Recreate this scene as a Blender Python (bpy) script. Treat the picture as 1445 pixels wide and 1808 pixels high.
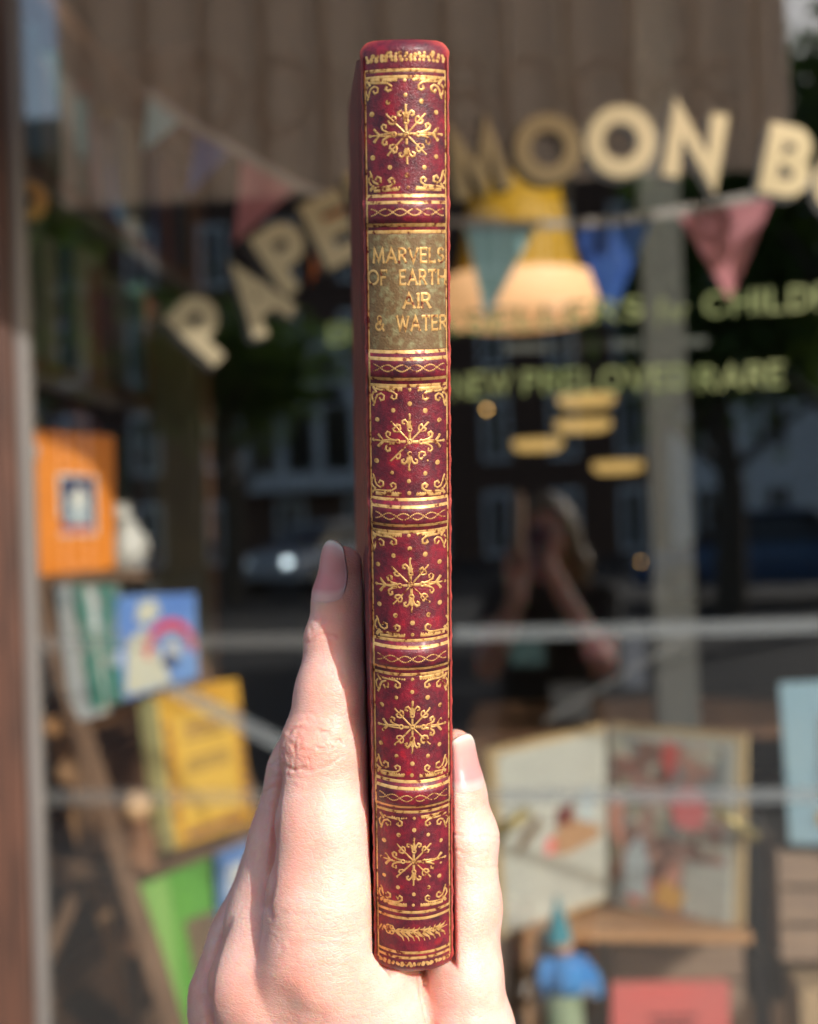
import bpy, math, random
import numpy as np
from mathutils import Vector, Matrix
random.seed(7); np.random.seed(7)
sc = bpy.context.scene
for o in list(bpy.data.objects): bpy.data.objects.remove(o)
# ------------------------------------------------------------------ camera
FPX, CX, CY = 2567.0, 722.5, 904.0           # focal length and centre in photo pixels (1445 x 1808)
YAW, PIT, ROLL = 0.083, 0.016, 0.036
CAM = Vector((0, 0, 1.5))
cF = Vector((-math.sin(YAW)*math.cos(PIT), math.cos(YAW)*math.cos(PIT), math.sin(PIT)))
r0 = cF.cross(Vector((0, 0, 1))).normalized(); u0 = r0.cross(cF).normalized()
cR = r0*math.cos(ROLL) - u0*math.sin(ROLL)
cU = r0*math.sin(ROLL) + u0*math.cos(ROLL)
cam = bpy.data.cameras.new('camera'); camo = bpy.data.objects.new('camera', cam)
sc.collection.objects.link(camo); sc.camera = camo
m3 = Matrix((cR, cU, -cF)).transposed()
camo.matrix_world = Matrix.Translation(CAM) @ m3.to_4x4()
cam.sensor_fit = 'HORIZONTAL'; cam.sensor_width = 36.0; cam.lens = FPX/1445.0*36.0
cam.clip_start = 0.002; cam.clip_end = 2000
cam.dof.use_dof = True; cam.dof.focus_distance = 0.2885; cam.dof.aperture_fstop = 16.5; cam.dof.aperture_blades = 0
# ------------------------------------------------------------------ light
SUN_EL, SUN_AZ = math.radians(26), math.radians(37)      # azimuth: to the right of straight behind the camera
w = bpy.data.worlds.new('World'); sc.world = w; w.use_nodes = True
nt = w.node_tree; bg = nt.nodes['Background']
sky = nt.nodes.new('ShaderNodeTexSky'); sky.sky_type = 'NISHITA'; sky.sun_disc = False; sky.ozone_density = .4; sky.dust_density = 2.0
sky.sun_elevation = SUN_EL; sky.sun_rotation = math.radians(180) - SUN_AZ
nt.links.new(sky.outputs[0], bg.inputs[0]); bg.inputs[1].default_value = 0.15
sun = bpy.data.lights.new('sun', 'SUN'); sun.energy = 3.35; sun.angle = math.radians(0.5); sun.color = (1, .96, .91)
suno = bpy.data.objects.new('sun', sun); sc.collection.objects.link(suno)
SD = Vector((math.sin(SUN_AZ)*math.cos(SUN_EL), -math.cos(SUN_AZ)*math.cos(SUN_EL), math.sin(SUN_EL)))   # towards the sun
suno.rotation_euler = SD.to_track_quat('Z', 'Y').to_euler()
sc.view_settings.view_transform = 'Standard'; sc.view_settings.look = 'None'
sc.view_settings.exposure = 0.43; sc.view_settings.gamma = 1
# ------------------------------------------------------------------ helpers
def cs(x, y, z):                        # camera space (right, down, depth) metres -> world
    return CAM + cR*x - cU*y + cF*z
def cam_px(px, py, d):                  # pixel at camera depth d
    return cs((px-CX)/FPX*d, (py-CY)/FPX*d, d)
def ray(px, py): return (cR*((px-CX)/FPX) - cU*((py-CY)/FPX) + cF)
def at(px, py, Y):                      # pixel ray meets the plane y = Y
    d = ray(px, py); return CAM + d*(Y/d.y)
def at_z(px, py, z):
    d = ray(px, py); return CAM + d*((z-CAM.z)/d.z)
DG = 2.20                               # distance of the shop glass
def mir(px, py, Yr):                    # real place of a thing seen mirrored in the glass at a pixel
    p = at(px, py, 2*DG-Yr); return Vector((p.x, Yr, p.z))
def nd(t, k, **kw):
    n = t.nodes.new(k)
    for a, b in kw.items():
        if a in n.inputs: n.inputs[a].default_value = b
        else: setattr(n, a, b)
    return n
def mat(name, c, c2=None, scale=5.0, rough=.6, metal=0., bump=0., bscale=None, spec=.5, stretch=None, em=None, ems=0., coat=0., detail=4., lo=.35, hi=.65, trans=0.):
    m = bpy.data.materials.new(name); m.use_nodes = True; t = m.node_tree; p = t.nodes['Principled BSDF']
    p.inputs['Base Color'].default_value = (*c, 1); p.inputs['Roughness'].default_value = rough
    p.inputs['Metallic'].default_value = metal; p.inputs['Specular IOR Level'].default_value = spec
    p.inputs['Coat Weight'].default_value = coat
    tc = t.nodes.new('ShaderNodeTexCoord'); src = tc.outputs['Object']
    if stretch:
        mp = t.nodes.new('ShaderNodeMapping'); mp.inputs['Scale'].default_value = stretch
        t.links.new(src, mp.inputs[0]); src = mp.outputs[0]
    if c2:
        n = nd(t, 'ShaderNodeTexNoise', Scale=scale, Detail=detail); t.links.new(src, n.inputs['Vector'])
        r = t.nodes.new('ShaderNodeValToRGB'); r.color_ramp.elements[0].position = lo; r.color_ramp.elements[1].position = hi
        r.color_ramp.elements[0].color = (*c, 1); r.color_ramp.elements[1].color = (*c2, 1)
        t.links.new(n.outputs[0], r.inputs[0]); t.links.new(r.outputs[0], p.inputs['Base Color'])
    if bump:
        n = nd(t, 'ShaderNodeTexNoise', Scale=bscale or scale*4, Detail=5.); t.links.new(src, n.inputs['Vector'])
        b = nd(t, 'ShaderNodeBump', Strength=1.0, Distance=bump); t.links.new(n.outputs[0], b.inputs['Height'])
        t.links.new(b.outputs[0], p.inputs['Normal'])
    if em:
        p.inputs['Emission Color'].default_value = (*em, 1); p.inputs['Emission Strength'].default_value = ems
    if trans:
        out = t.nodes['Material Output']; tr = nd(t, 'ShaderNodeBsdfTranslucent'); tr.inputs[0].default_value = (*(c2 or c), 1)
        mx = t.nodes.new('ShaderNodeMixShader'); mx.inputs[0].default_value = trans
        t.links.new(p.outputs[0], mx.inputs[1]); t.links.new(tr.outputs[0], mx.inputs[2]); t.links.new(mx.outputs[0], out.inputs[0])
    return m
def thing(name, label, cat, loc=(0, 0, 0), group=None):
    o = bpy.data.objects.new(name, None); sc.collection.objects.link(o); o.location = loc; o.empty_display_size = .05
    o['label'] = label; o['category'] = cat
    if group: o['group'] = group
    return o
def tag(o, label, cat, group=None):
    o['label'] = label; o['category'] = cat
    if group: o['group'] = group
    return o
def wloc(o):
    v = Vector((0, 0, 0))
    while o is not None: v += o.location; o = o.parent
    return v
class MB:
    def __init__(s): s.v = []; s.f = []; s.mi = []; s.cur = 0
    def quad(s, a, b, c, d): s.poly([a, b, c, d])
    def poly(s, pts):
        n = len(s.v); s.v += [Vector(p) for p in pts]; s.f.append(list(range(n, n+len(pts)))); s.mi.append(s.cur)
    def hexa(s, a):                       # eight corners: front 4 (ccw), back 4
        n = len(s.v); s.v += [Vector(p) for p in a]
        for f in ((0, 1, 2, 3), (7, 6, 5, 4), (0, 4, 5, 1), (1, 5, 6, 2), (2, 6, 7, 3), (3, 7, 4, 0)):
            s.f.append([n+i for i in f]); s.mi.append(s.cur)
    def box(s, x0, x1, y0, y1, z0, z1):
        s.hexa([(x0, y0, z0), (x1, y0, z0), (x1, y0, z1), (x0, y0, z1), (x0, y1, z0), (x1, y1, z0), (x1, y1, z1), (x0, y1, z1)])
    def bar(s, a, b, wd, th, up=Vector((0, -1, 0))):   # rectangular bar between two points
        a = Vector(a); b = Vector(b); d = (b-a).normalized(); sd = d.cross(up).normalized(); n = sd.cross(d)
        sd = sd*wd/2; n = n*th/2
        s.hexa([a-sd+n, a+sd+n, b+sd+n, b-sd+n, a-sd-n, a+sd-n, b+sd-n, b-sd-n])
    def tube(s, pts, r, seg=10):
        pts = [Vector(p) for p in pts]; rs = r if isinstance(r, (list, tuple)) else [r]*len(pts); n0 = len(s.v)
        for i, p in enumerate(pts):
            d = (pts[min(i+1, len(pts)-1)]-pts[max(i-1, 0)]).normalized()
            a = d.cross(Vector((.13, .2, .97))).normalized(); b = d.cross(a)
            for k in range(seg):
                an = 2*math.pi*k/seg; s.v.append(p+a*rs[i]*math.cos(an)+b*rs[i]*math.sin(an))
        for i in range(len(pts)-1):
            for k in range(seg):
                s.f.append([n0+i*seg+k, n0+i*seg+(k+1) % seg, n0+(i+1)*seg+(k+1) % seg, n0+(i+1)*seg+k]); s.mi.append(s.cur)
        s.f.append([n0+k for k in range(seg)][::-1]); s.mi.append(s.cur)
        s.f.append([n0+(len(pts)-1)*seg+k for k in range(seg)]); s.mi.append(s.cur)
    def lathe(s, c, prof, seg=24, ax=(1, 1)):
        c = Vector(c); n0 = len(s.v)
        for r, z in prof:
            for k in range(seg):
                an = 2*math.pi*k/seg; s.v.append(c+Vector((r*ax[0]*math.cos(an), r*ax[1]*math.sin(an), z)))
        for i in range(len(prof)-1):
            for k in range(seg):
                s.f.append([n0+i*seg+k, n0+i*seg+(k+1) % seg, n0+(i+1)*seg+(k+1) % seg, n0+(i+1)*seg+k]); s.mi.append(s.cur)
    def grid(s, rows):
        n0 = len(s.v); m = len(rows[0])
        for r in rows: s.v += [Vector(p) for p in r]
        for i in range(len(rows)-1):
            for j in range(m-1):
                s.f.append([n0+i*m+j, n0+i*m+j+1, n0+(i+1)*m+j+1, n0+(i+1)*m+j]); s.mi.append(s.cur)
    def build(s, name, m, parent=None, smooth=False, bevel=0.):
        me = bpy.data.meshes.new(name); off = wloc(parent) if parent else Vector((0, 0, 0))
        me.from_pydata([tuple(v-off) for v in s.v], [], s.f)
        for x in (m if isinstance(m, (list, tuple)) else [m]): me.materials.append(x)
        me.polygons.foreach_set('material_index', s.mi)
        if smooth: me.polygons.foreach_set('use_smooth', [True]*len(s.f))
        me.update()
        o = bpy.data.objects.new(name, me); sc.collection.objects.link(o); o.parent = parent
        if bevel:
            b = o.modifiers.new('bevel', 'BEVEL'); b.width = bevel; b.segments = 2; b.limit_method = 'ANGLE'
        return o
def ribbon(mb, pts, wd, mf, lift=0., crown=0., step=None, taper=False, ext=True):
    P = [np.array(p, float) for p in pts]
    if step:
        Q = [P[0]]
        for a, b in zip(P[:-1], P[1:]):
            n = max(1, int(np.ceil(np.linalg.norm(b-a)/step)))
            Q += [a+(b-a)*(i+1)/n for i in range(n)]
        P = Q
    closed = np.linalg.norm(P[0]-P[-1]) < 1e-9
    rows = []
    for i, p in enumerate(P):
        if closed: a = P[i-1] if i > 0 else P[-2]; b = P[i+1] if i < len(P)-1 else P[1]
        else: a = P[max(i-1, 0)]; b = P[min(i+1, len(P)-1)]
        d1 = p-a; d2 = b-p
        n1 = np.linalg.norm(d1); n2 = np.linalg.norm(d2)
        d1 = d1/n1 if n1 > 0 else d2/n2; d2 = d2/n2 if n2 > 0 else d1
        t = d1+d2; t = t/max(1e-9, np.linalg.norm(t)); nrm = np.array([-t[1], t[0]])
        c = max(.45, abs(np.dot(nrm, np.array([-d1[1], d1[0]]))))
        w_ = wd/2/c
        if taper: w_ *= (1.0-.75*i/(len(P)-1))
        q = p.copy()
        if ext and not closed:
            if i == 0: q = p-d1*wd*.4
            if i == len(P)-1: q = p+d1*wd*.4
        rows.append([mf(*(q+nrm*w_), lift), mf(*q, lift+crown), mf(*(q-nrm*w_), lift)])
    mb.grid(rows)
def disc(mb, c, r, mf, lift, crown, seg=8):
    n0 = len(mb.v); mb.v.append(Vector(mf(c[0], c[1], lift+crown)))
    for k in range(seg):
        a = 2*math.pi*k/seg; mb.v.append(Vector(mf(c[0]+r*math.cos(a), c[1]+r*math.sin(a), lift)))
    for k in range(seg): mb.f.append([n0, n0+1+k, n0+1+(k+1) % seg]); mb.mi.append(mb.cur)
def arc(cx, cy, rx, ry, a0, a1, n=12):
    return [(cx+rx*math.cos(math.radians(a0+(a1-a0)*i/n)), cy+ry*math.sin(math.radians(a0+(a1-a0)*i/n))) for i in range(n+1)]
GL = {                                    # stroke letters: width, strokes (y up, cap height 1)
 'A': (.86, [[(0, 0), (.43, 1), (.86, 0)], [(.16, .32), (.70, .32)]]),
 'B': (.62, [[(0, .52), (.34, .52)]+arc(.34, .76, .22, .24, -90, 90, 8)+[(0, 1), (0, 0), (.36, 0)]+arc(.36, .26, .26, .26, -90, 90, 8)+[(0, .52)]]),
 'C': (.8, [arc(.45, .5, .45, .5, 48, 312, 16)]),
 'D': (.72, [[(0, 0), (0, 1), (.25, 1)]+arc(.25, .5, .47, .5, 90, -90, 12)+[(0, 0)]]),
 'E': (.55, [[(.55, 1), (0, 1), (0, 0), (.55, 0)], [(0, .52), (.46, .52)]]),
 'F': (.55, [[(.55, 1), (0, 1), (0, 0)], [(0, .52), (.44, .52)]]),
 'G': (.85, [arc(.45, .5, .45, .5, 48, 330, 16)+[(.86, .45), (.55, .45)]]),
 'H': (.72, [[(0, 0), (0, 1)], [(.72, 0), (.72, 1)], [(0, .5), (.72, .5)]]),
 'I': (.06, [[(.03, 0), (.03, 1)]]),
 'K': (.66, [[(0, 0), (0, 1)], [(.62, 1), (0, .42)], [(.2, .6), (.66, 0)]]),
 'L': (.52, [[(0, 1), (0, 0), (.52, 0)]]),
 'M': (.95, [[(0, 0), (.1, 1), (.475, .1), (.85, 1), (.95, 0)]]),
 'N': (.76, [[(0, 0), (0, 1), (.76, 0), (.76, 1)]]),
 'O': (.98, [arc(.49, .5, .49, .5, 0, 360, 26)]),
 'P': (.6, [[(0, 0), (0, 1), (.33, 1)]+arc(.33, .74, .27, .26, 90, -90, 8)+[(0, .48)]]),
 'R': (.64, [[(0, 0), (0, 1), (.33, 1)]+arc(.33, .75, .26, .25, 90, -90, 8)+[(0, .5)], [(.3, .5), (.64, 0)]]),
 'S': (.55, [arc(.28, .75, .25, .25, 35, 270, 10)+arc(.28, .25, .27, .25, 90, -145, 10)]),
 'T': (.7, [[(0, 1), (.7, 1)], [(.35, 1), (.35, 0)]]),
 'V': (.82, [[(0, 1), (.41, 0), (.82, 1)]]),
 'W': (1.15, [[(0, 1), (.29, 0), (.575, .95), (.86, 0), (1.15, 1)]]),
 '&': (.8, [[(.78, 0), (.28, .62)]+arc(.38, .8, .17, .19, 200, -20, 8)+[(.5, .62), (.2, .45)]+arc(.28, .24, .26, .24, 120, 300, 8)+[(.66, .2), (.76, .42)]]),
 'f': (.4, [arc(.32, .8, .14, .18, 20, 180, 6)+[(.1, -.2)], [(0, .55), (.36, .55)]]),
 'o': (.42, [arc(.21, .28, .2, .28, 0, 360, 12)]),
 'r': (.34, [[(.02, 0), (.08, .55)], [(.06, .36), (.18, .54), (.32, .52)]]),
}
def serifs(ch):
    out = []
    S = {'A': [(0, 0), (.86, 0)], 'F': [(0, 0)], 'H': [(0, 0), (0, 1), (.72, 0), (.72, 1)], 'I': [(.03, 0), (.03, 1)], 'M': [(0, 0), (.1, 1), (.85, 1), (.95, 0)],
         'R': [(0, 0), (.64, 0)], 'T': [(.35, 0)], 'V': [(0, 1), (.82, 1)], 'W': [(0, 1), (.575, .95), (1.15, 1)], 'P': [(0, 0)], 'L': [(0, 1)]}
    for x, y in S.get(ch, []): out.append([(x-.13, y), (x+.13, y)])
    if ch in 'ETL': out.append([(GL[ch][0], 0 if ch != 'T' else 1), (GL[ch][0]+.02, .17 if ch != 'T' else .8)])
    if ch in 'EFT': out.append([(.55 if ch != 'T' else 0, 1), (.57 if ch != 'T' else -.02, .82)])
    return out
# ------------------------------------------------------------------ materials
M = {}
def leather():
    m = bpy.data.materials.new('crimson_leather'); m.use_nodes = True; t = m.node_tree; p = t.nodes['Principled BSDF']
    tc = t.nodes.new('ShaderNodeTexCoord')
    n1 = nd(t, 'ShaderNodeTexNoise', Scale=230., Detail=8., Roughness=.72); t.links.new(tc.outputs['Object'], n1.inputs['Vector'])
    r = t.nodes.new('ShaderNodeValToRGB'); e = r.color_ramp.elements
    e[0].position = .36; e[0].color = (.045, .007, .016, 1); e[1].position = .74; e[1].color = (.42, .012, .022, 1)
    x = e.new(.50); x.color = (.125, .010, .022, 1)
    x = e.new(.62); x.color = (.22, .011, .026, 1)
    t.links.new(n1.outputs[0], r.inputs[0])
    n3 = nd(t, 'ShaderNodeTexNoise', Scale=90., Detail=3.); t.links.new(tc.outputs['Object'], n3.inputs['Vector'])
    r3 = t.nodes.new('ShaderNodeValToRGB'); r3.color_ramp.elements[0].position = .66; r3.color_ramp.elements[1].position = .74
    t.links.new(n3.outputs[0], r3.inputs[0])
    mx = nd(t, 'ShaderNodeMix', data_type='RGBA'); mx.inputs[7].default_value = (.5, .012, .02, 1)
    t.links.new(r3.outputs[0], mx.inputs[0]); t.links.new(r.outputs[0], mx.inputs[6])
    at_ = t.nodes.new('ShaderNodeAttribute'); at_.attribute_name = 'wear'
    n4 = nd(t, 'ShaderNodeTexNoise', Scale=700., Detail=4.); t.links.new(tc.outputs['Object'], n4.inputs['Vector'])
    mt = nd(t, 'ShaderNodeMath', operation='MULTIPLY_ADD'); mt.inputs[1].default_value = 1.7; 
    sb = nd(t, 'ShaderNodeMath', operation='SUBTRACT'); sb.inputs[1].default_value = .85; t.links.new(n4.outputs[0], sb.inputs[0])
    mt2 = nd(t, 'ShaderNodeMath', operation='MULTIPLY'); mt2.inputs[1].default_value = 1.7; t.links.new(at_.outputs['Fac'], mt2.inputs[0])
    ad = nd(t, 'ShaderNodeMath', operation='ADD', use_clamp=True); t.links.new(mt2.outputs[0], ad.inputs[0]); t.links.new(sb.outputs[0], ad.inputs[1])
    mx2 = nd(t, 'ShaderNodeMix', data_type='RGBA'); mx2.inputs[7].default_value = (.44, .06, .045, 1)
    t.links.new(ad.outputs[0], mx2.inputs[0]); t.links.new(mx.outputs[2], mx2.inputs[6])
    t.links.new(mx2.outputs[2], p.inputs['Base Color'])
    p.inputs['Roughness'].default_value = .42; p.inputs['Specular IOR Level'].default_value = .5
    p.inputs['Coat Weight'].default_value = .15; p.inputs['Coat Roughness'].default_value = .25
    v = nd(t, 'ShaderNodeTexVoronoi', Scale=3200., feature='DISTANCE_TO_EDGE'); t.links.new(tc.outputs['Object'], v.inputs['Vector'])
    n2 = nd(t, 'ShaderNodeTexNoise', Scale=1500., Detail=5.); t.links.new(tc.outputs['Object'], n2.inputs['Vector'])
    am = nd(t, 'ShaderNodeMath', operation='ADD'); t.links.new(v.outputs[0], am.inputs[0]); t.links.new(n2.outputs[0], am.inputs[1])
    b = nd(t, 'ShaderNodeBump', Strength=.8, Distance=.00012); t.links.new(am.outputs[0], b.inputs['Height']); t.links.new(b.outputs[0], p.inputs['Normal'])
    return m
M['leather'] = leather()
def gold():
    m = bpy.data.materials.new('gilt'); m.use_nodes = True; t = m.node_tree; p = t.nodes['Principled BSDF']
    tc = t.nodes.new('ShaderNodeTexCoord')
    n = nd(t, 'ShaderNodeTexNoise', Scale=900., Detail=5.); t.links.new(tc.outputs['Object'], n.inputs['Vector'])
    r = t.nodes.new('ShaderNodeValToRGB'); e = r.color_ramp.elements
    e[0].position = .36; e[0].color = (.16, .03, .02, 1); e[1].position = .62; e[1].color = (.76, .48, .19, 1)
    x = e.new(.44); x.color = (.60, .34, .11, 1)
    t.links.new(n.outputs[0], r.inputs[0]); t.links.new(r.outputs[0], p.inputs['Base Color'])
    p.inputs['Metallic'].default_value = .45; p.inputs['Roughness'].default_value = .42
    b = nd(t, 'ShaderNodeBump', Strength=.7, Distance=.00008); t.links.new(n.outputs[0], b.inputs['Height']); t.links.new(b.outputs[0], p.inputs['Normal'])
    return m
M['gilt'] = gold()
M['label'] = mat('label_leather', (.15, .090, .038), (.25, .23, .115), 700, .55, bump=.00012, bscale=2500, detail=10, lo=.46, hi=.72)
M['pages'] = mat('page_edges', (.62, .52, .36), (.45, .36, .22), 30, .8, stretch=(60, 1, 1))
def skinmat():
    m = bpy.data.materials.new('skin'); m.use_nodes = True; t = m.node_tree; p = t.nodes['Principled BSDF']
    tc = t.nodes.new('ShaderNodeTexCoord')
    n1 = nd(t, 'ShaderNodeTexNoise', Scale=110., Detail=5., Roughness=.6); t.links.new(tc.outputs['Object'], n1.inputs['Vector'])
    r = t.nodes.new('ShaderNodeValToRGB'); e = r.color_ramp.elements
    e[0].position = .33; e[0].color = (.79, .425, .345, 1); e[1].position = .66; e[1].color = (.86, .56, .48, 1)
    t.links.new(n1.outputs[0], r.inputs[0])
    a = t.nodes.new('ShaderNodeAttribute'); a.attribute_name = 'blush'
    mx = nd(t, 'ShaderNodeMix', data_type='RGBA'); mx.inputs[7].default_value = (.78, .29, .22, 1)
    t.links.new(a.outputs['Fac'], mx.inputs[0]); t.links.new(r.outputs[0], mx.inputs[6]); t.links.new(mx.outputs[2], p.inputs['Base Color'])
    p.inputs['Roughness'].default_value = .40; p.inputs['Specular IOR Level'].default_value = .5
    p.inputs['Subsurface Weight'].default_value = .9; p.inputs['Subsurface Radius'].default_value = (1., .25, .12); p.inputs['Subsurface Scale'].default_value = .0028
    mp = nd(t, 'ShaderNodeMapping'); mp.inputs['Scale'].default_value = (1, 1, 1.9); mp.inputs['Rotation'].default_value = (0, .25, 0)
    t.links.new(tc.outputs['Object'], mp.inputs[0])
    v = nd(t, 'ShaderNodeTexVoronoi', Scale=750., feature='DISTANCE_TO_EDGE', Randomness=.9); t.links.new(mp.outputs[0], v.inputs['Vector'])
    vm = nd(t, 'ShaderNodeMath', operation='MINIMUM'); vm.inputs[1].default_value = .16; t.links.new(v.outputs[0], vm.inputs[0])
    n2 = nd(t, 'ShaderNodeTexNoise', Scale=420., Detail=6., Roughness=.6); t.links.new(mp.outputs[0], n2.inputs['Vector'])
    am = nd(t, 'ShaderNodeMath', operation='MULTIPLY_ADD'); am.inputs[1].default_value = 1.6; t.links.new(vm.outputs[0], am.inputs[0]); t.links.new(n2.outputs[0], am.inputs[2])
    b = nd(t, 'ShaderNodeBump', Strength=.75, Distance=.00024); t.links.new(am.outputs[0], b.inputs['Height']); t.links.new(b.outputs[0], p.inputs['Normal'])
    return m
M['skin'] = skinmat()
def nailmat():
    m = bpy.data.materials.new('nail'); m.use_nodes = True; t = m.node_tree; p = t.nodes['Principled BSDF']
    a = t.nodes.new('ShaderNodeAttribute'); a.attribute_name = 'along'
    r = t.nodes.new('ShaderNodeValToRGB'); e = r.color_ramp.elements
    e[0].position = .0; e[0].color = (.80, .42, .38, 1); e[1].position = .95; e[1].color = (.86, .62, .55, 1)
    for q, c in ((.10, (.80, .44, .42)), (.22, (.72, .27, .27)), (.72, (.76, .32, .30)), (.88, (.80, .42, .38))):
        x = e.new(q); x.color = (*c, 1)
    t.links.new(a.outputs['Fac'], r.inputs[0]); t.links.new(r.outputs[0], p.inputs['Base Color'])
    p.inputs['Roughness'].default_value = .34; p.inputs['Specular IOR Level'].default_value = .3; p.inputs['Subsurface Weight'].default_value = .6
    p.inputs['Subsurface Radius'].default_value = (1, .3, .2); p.inputs['Subsurface Scale'].default_value = .0015
    return m
M['nail'] = nailmat()
# ------------------------------------------------------------------ the antique book (its own frame: x across, t up the spine, depth away)
def c2(px, py, d): return Vector(((px-CX)/FPX*d, -(py-CY)/FPX*d, d))      # right, up, depth
bB, bT = c2(733, 1722, .2992), c2(716, 67, .2648)
bU = (bT-bB); BL = bU.length; bU.normalize()
bD = Vector((-.030, 0, 1)); bD = (bD-bU*bD.dot(bU)).normalized(); bX = bU.cross(bD).normalized()
if bX.x < 0: bX = -bX
def bk(x, t, d):                          # book frame -> world
    p = bB+bX*x+bU*t+bD*d; return cs(p.x, -p.y, p.z)
def y2t(y):                               # photo row -> distance up the spine
    lo, hi = -.02, BL+.02
    for _ in range(40):
        m = (lo+hi)/2; p = bB+bU*m
        if CY-p.y/p.z*FPX > y: lo = m
        else: hi = m
    return (lo+hi)/2
W2 = .0082; SAG = .0046; FLL = .024; FLR = .010
BANDS = [y2t(v) for v in (373, 648, 909, 1160, 1405)]
LINES = [123, 135, 345, 357, 397, 409, 621, 633, 669, 681, 882, 894, 927, 939, 1131, 1142, 1180, 1191, 1380, 1390, 1424, 1434, 1611, 1622, 1683, 1692]
LT = [y2t(v) for v in LINES]
def sdepth(x, t):
    a = min(1.0, abs(x)/W2)
    z = SAG*(a**2.3)
    for b in BANDS:
        u = (t-b)/.00235
        z -= .00125*math.exp(-u**4)*(1-.25*a*a)
    for l in LT:
        u = (t-l)/.00034
        if abs(u) < 3: z += .00009*math.exp(-u*u)
    e = min(t, BL-t)
    if e < .0022: z += .0016*(1-max(0, e)/.0022)**2
    z += .00010*math.sin(t*310+1)*math.sin(x*420+t*90)
    return z
def spw(t):
    e = max(0., min(t, BL-t)); r = .0022
    wv = W2 - (r-math.sqrt(max(0, r*r-(r-min(e, r))**2)))
    return wv + .00008*math.sin(t*900)+.00006*math.sin(t*2300+2)
book = thing('antique_book', 'slim crimson leather book with gilt tooled spine held upright in a hand', 'book', bk(0, 0, .05))
mb = MB(); rows = []; NT = 760; NX = 48; wear = []
for i in range(NT+1):
    t = BL*i/NT; ws = spw(t); row = []
    for j in range(-1, NX+2):
        x = -ws+2*ws*min(max(j, 0), NX)/NX
        d = sdepth(x, t)
        if j in (-1, NX+1): d += .0022; x *= 1.0
        row.append(bk(x, t, d))
        ed = (abs(x)/ws)**(12 if x > 0 else 18); hd = math.exp(-min(t, BL-t)/.0011)
        wear.append(min(1, .85*ed+.75*hd*(1 if t > BL/2 else .35)*(.4+.6*(abs(x)/ws)**3)))
    rows.append(row)
# caps at head and tail
rows = [[bk((x-NX/2-1)/(NX/2+1)*W2*.6, .0006, .0045) for x in range(NX+3)]]+rows+[[bk((x-NX/2-1)/(NX/2+1)*W2*.6, BL-.0006, .0045) for x in range(NX+3)]]
wear = [0]*(NX+3)+wear+[.3]*(NX+3)
mb.grid(rows); sp = mb.build('spine', M['leather'], book, smooth=True)
a = sp.data.attributes.new('wear', 'FLOAT', 'POINT'); a.data.foreach_set('value', wear)
DEP = .118
def board(side):
    mb = MB(); th = .0019
    rows = []; wv = []
    prof = []
    for k in range(9):
        an = math.pi*k/8; prof.append((-math.sin(an)*.0009, -math.cos(an)))       # rounded joint edge
    ring = []
    for s_ in range(15): ring.append(('o', s_/14))
    NTb = 60
    for i in range(NTb+1):
        t = .0016+(BL-.0032)*i/NTb; row = []
        for k in range(25):
            q = k/24; dd = .0036+q*DEP
            fl = FLL*q*DEP if side < 0 else FLR*q*DEP
            t = t if k > 3 else (.0016+(BL-.0032)*i/NTb)+(.0014*(1-k/4))*(1-2*i/NTb)
            g = -.0007*math.exp(-((dd-.0075)/.0018)**2)          # the hinge groove
            x = side*(W2+.00045+fl+g-(0.0009 if k == 0 else 0))
            row.append(bk(x, t, dd))
        # fore edge wrap and the inner face
        fl = (FLL if side < 0 else FLR)*DEP
        row.append(bk(side*(W2+.0004+fl-th), t, .0036+DEP+.0003))
        row.append(bk(side*(W2-.0015), t, .0045))
        rows.append(row)
    mb.grid(rows)
    for r_ in (rows[0], rows[-1]): mb.poly(r_)
    return mb
for s_ in (-1, 1):
    o = board(s_).build('cover_board', M['leather'], book, smooth=False)
mb = MB()
pw = W2-.0017
c = [(-pw, .003), (pw, .003), (pw, BL-.003), (-pw, BL-.003)]
mb.hexa([bk(x, t, .0062) for x, t in c]+[bk(x*1.15-.0006, t, DEP-.001) for x, t in c]); mb.build('page_block', M['pages'], book)
def smap(x, t, lift): return bk(x, t, sdepth(x, t)-lift)
# gilt side rules, double rules
mb = MB()
for s_, wd in ((-1, .00036), (1, .00026)):
    ribbon(mb, [(s_*(W2-.00075), y2t(1700)), (s_*(W2-.00075), y2t(125))], wd, smap, .00003, .00005, step=.0006)
mb.build('gilt_side_rule', M['gilt'], book, smooth=True)
for i, l in enumerate(LT):
    mb = MB(); k = 0
    ribbon(mb, [(-W2+.0009, l), (W2-.0009, l)], .00058 if i not in (4, 5, 6, 7) else .00064, smap, .00004, .00010, step=.0005)
    mb.build('gilt_rule', M['gilt'], book, smooth=True)
# beaded chain on each raised band
for b in BANDS:
    mb = MB()
    for ph in (0, math.pi):
        n = 44
        for i in range(n):
            x = -W2+.0016+(2*W2-.0030)*i/(n-1)
            tt = b-.00015+.00062*math.sin(x/.00135*1.57+ph)
            disc(mb, (x, tt), .00016, smap, .00003, .00008, 6)
    mb.build('gilt_bead_chain', M['gilt'], book, smooth=True)
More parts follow.
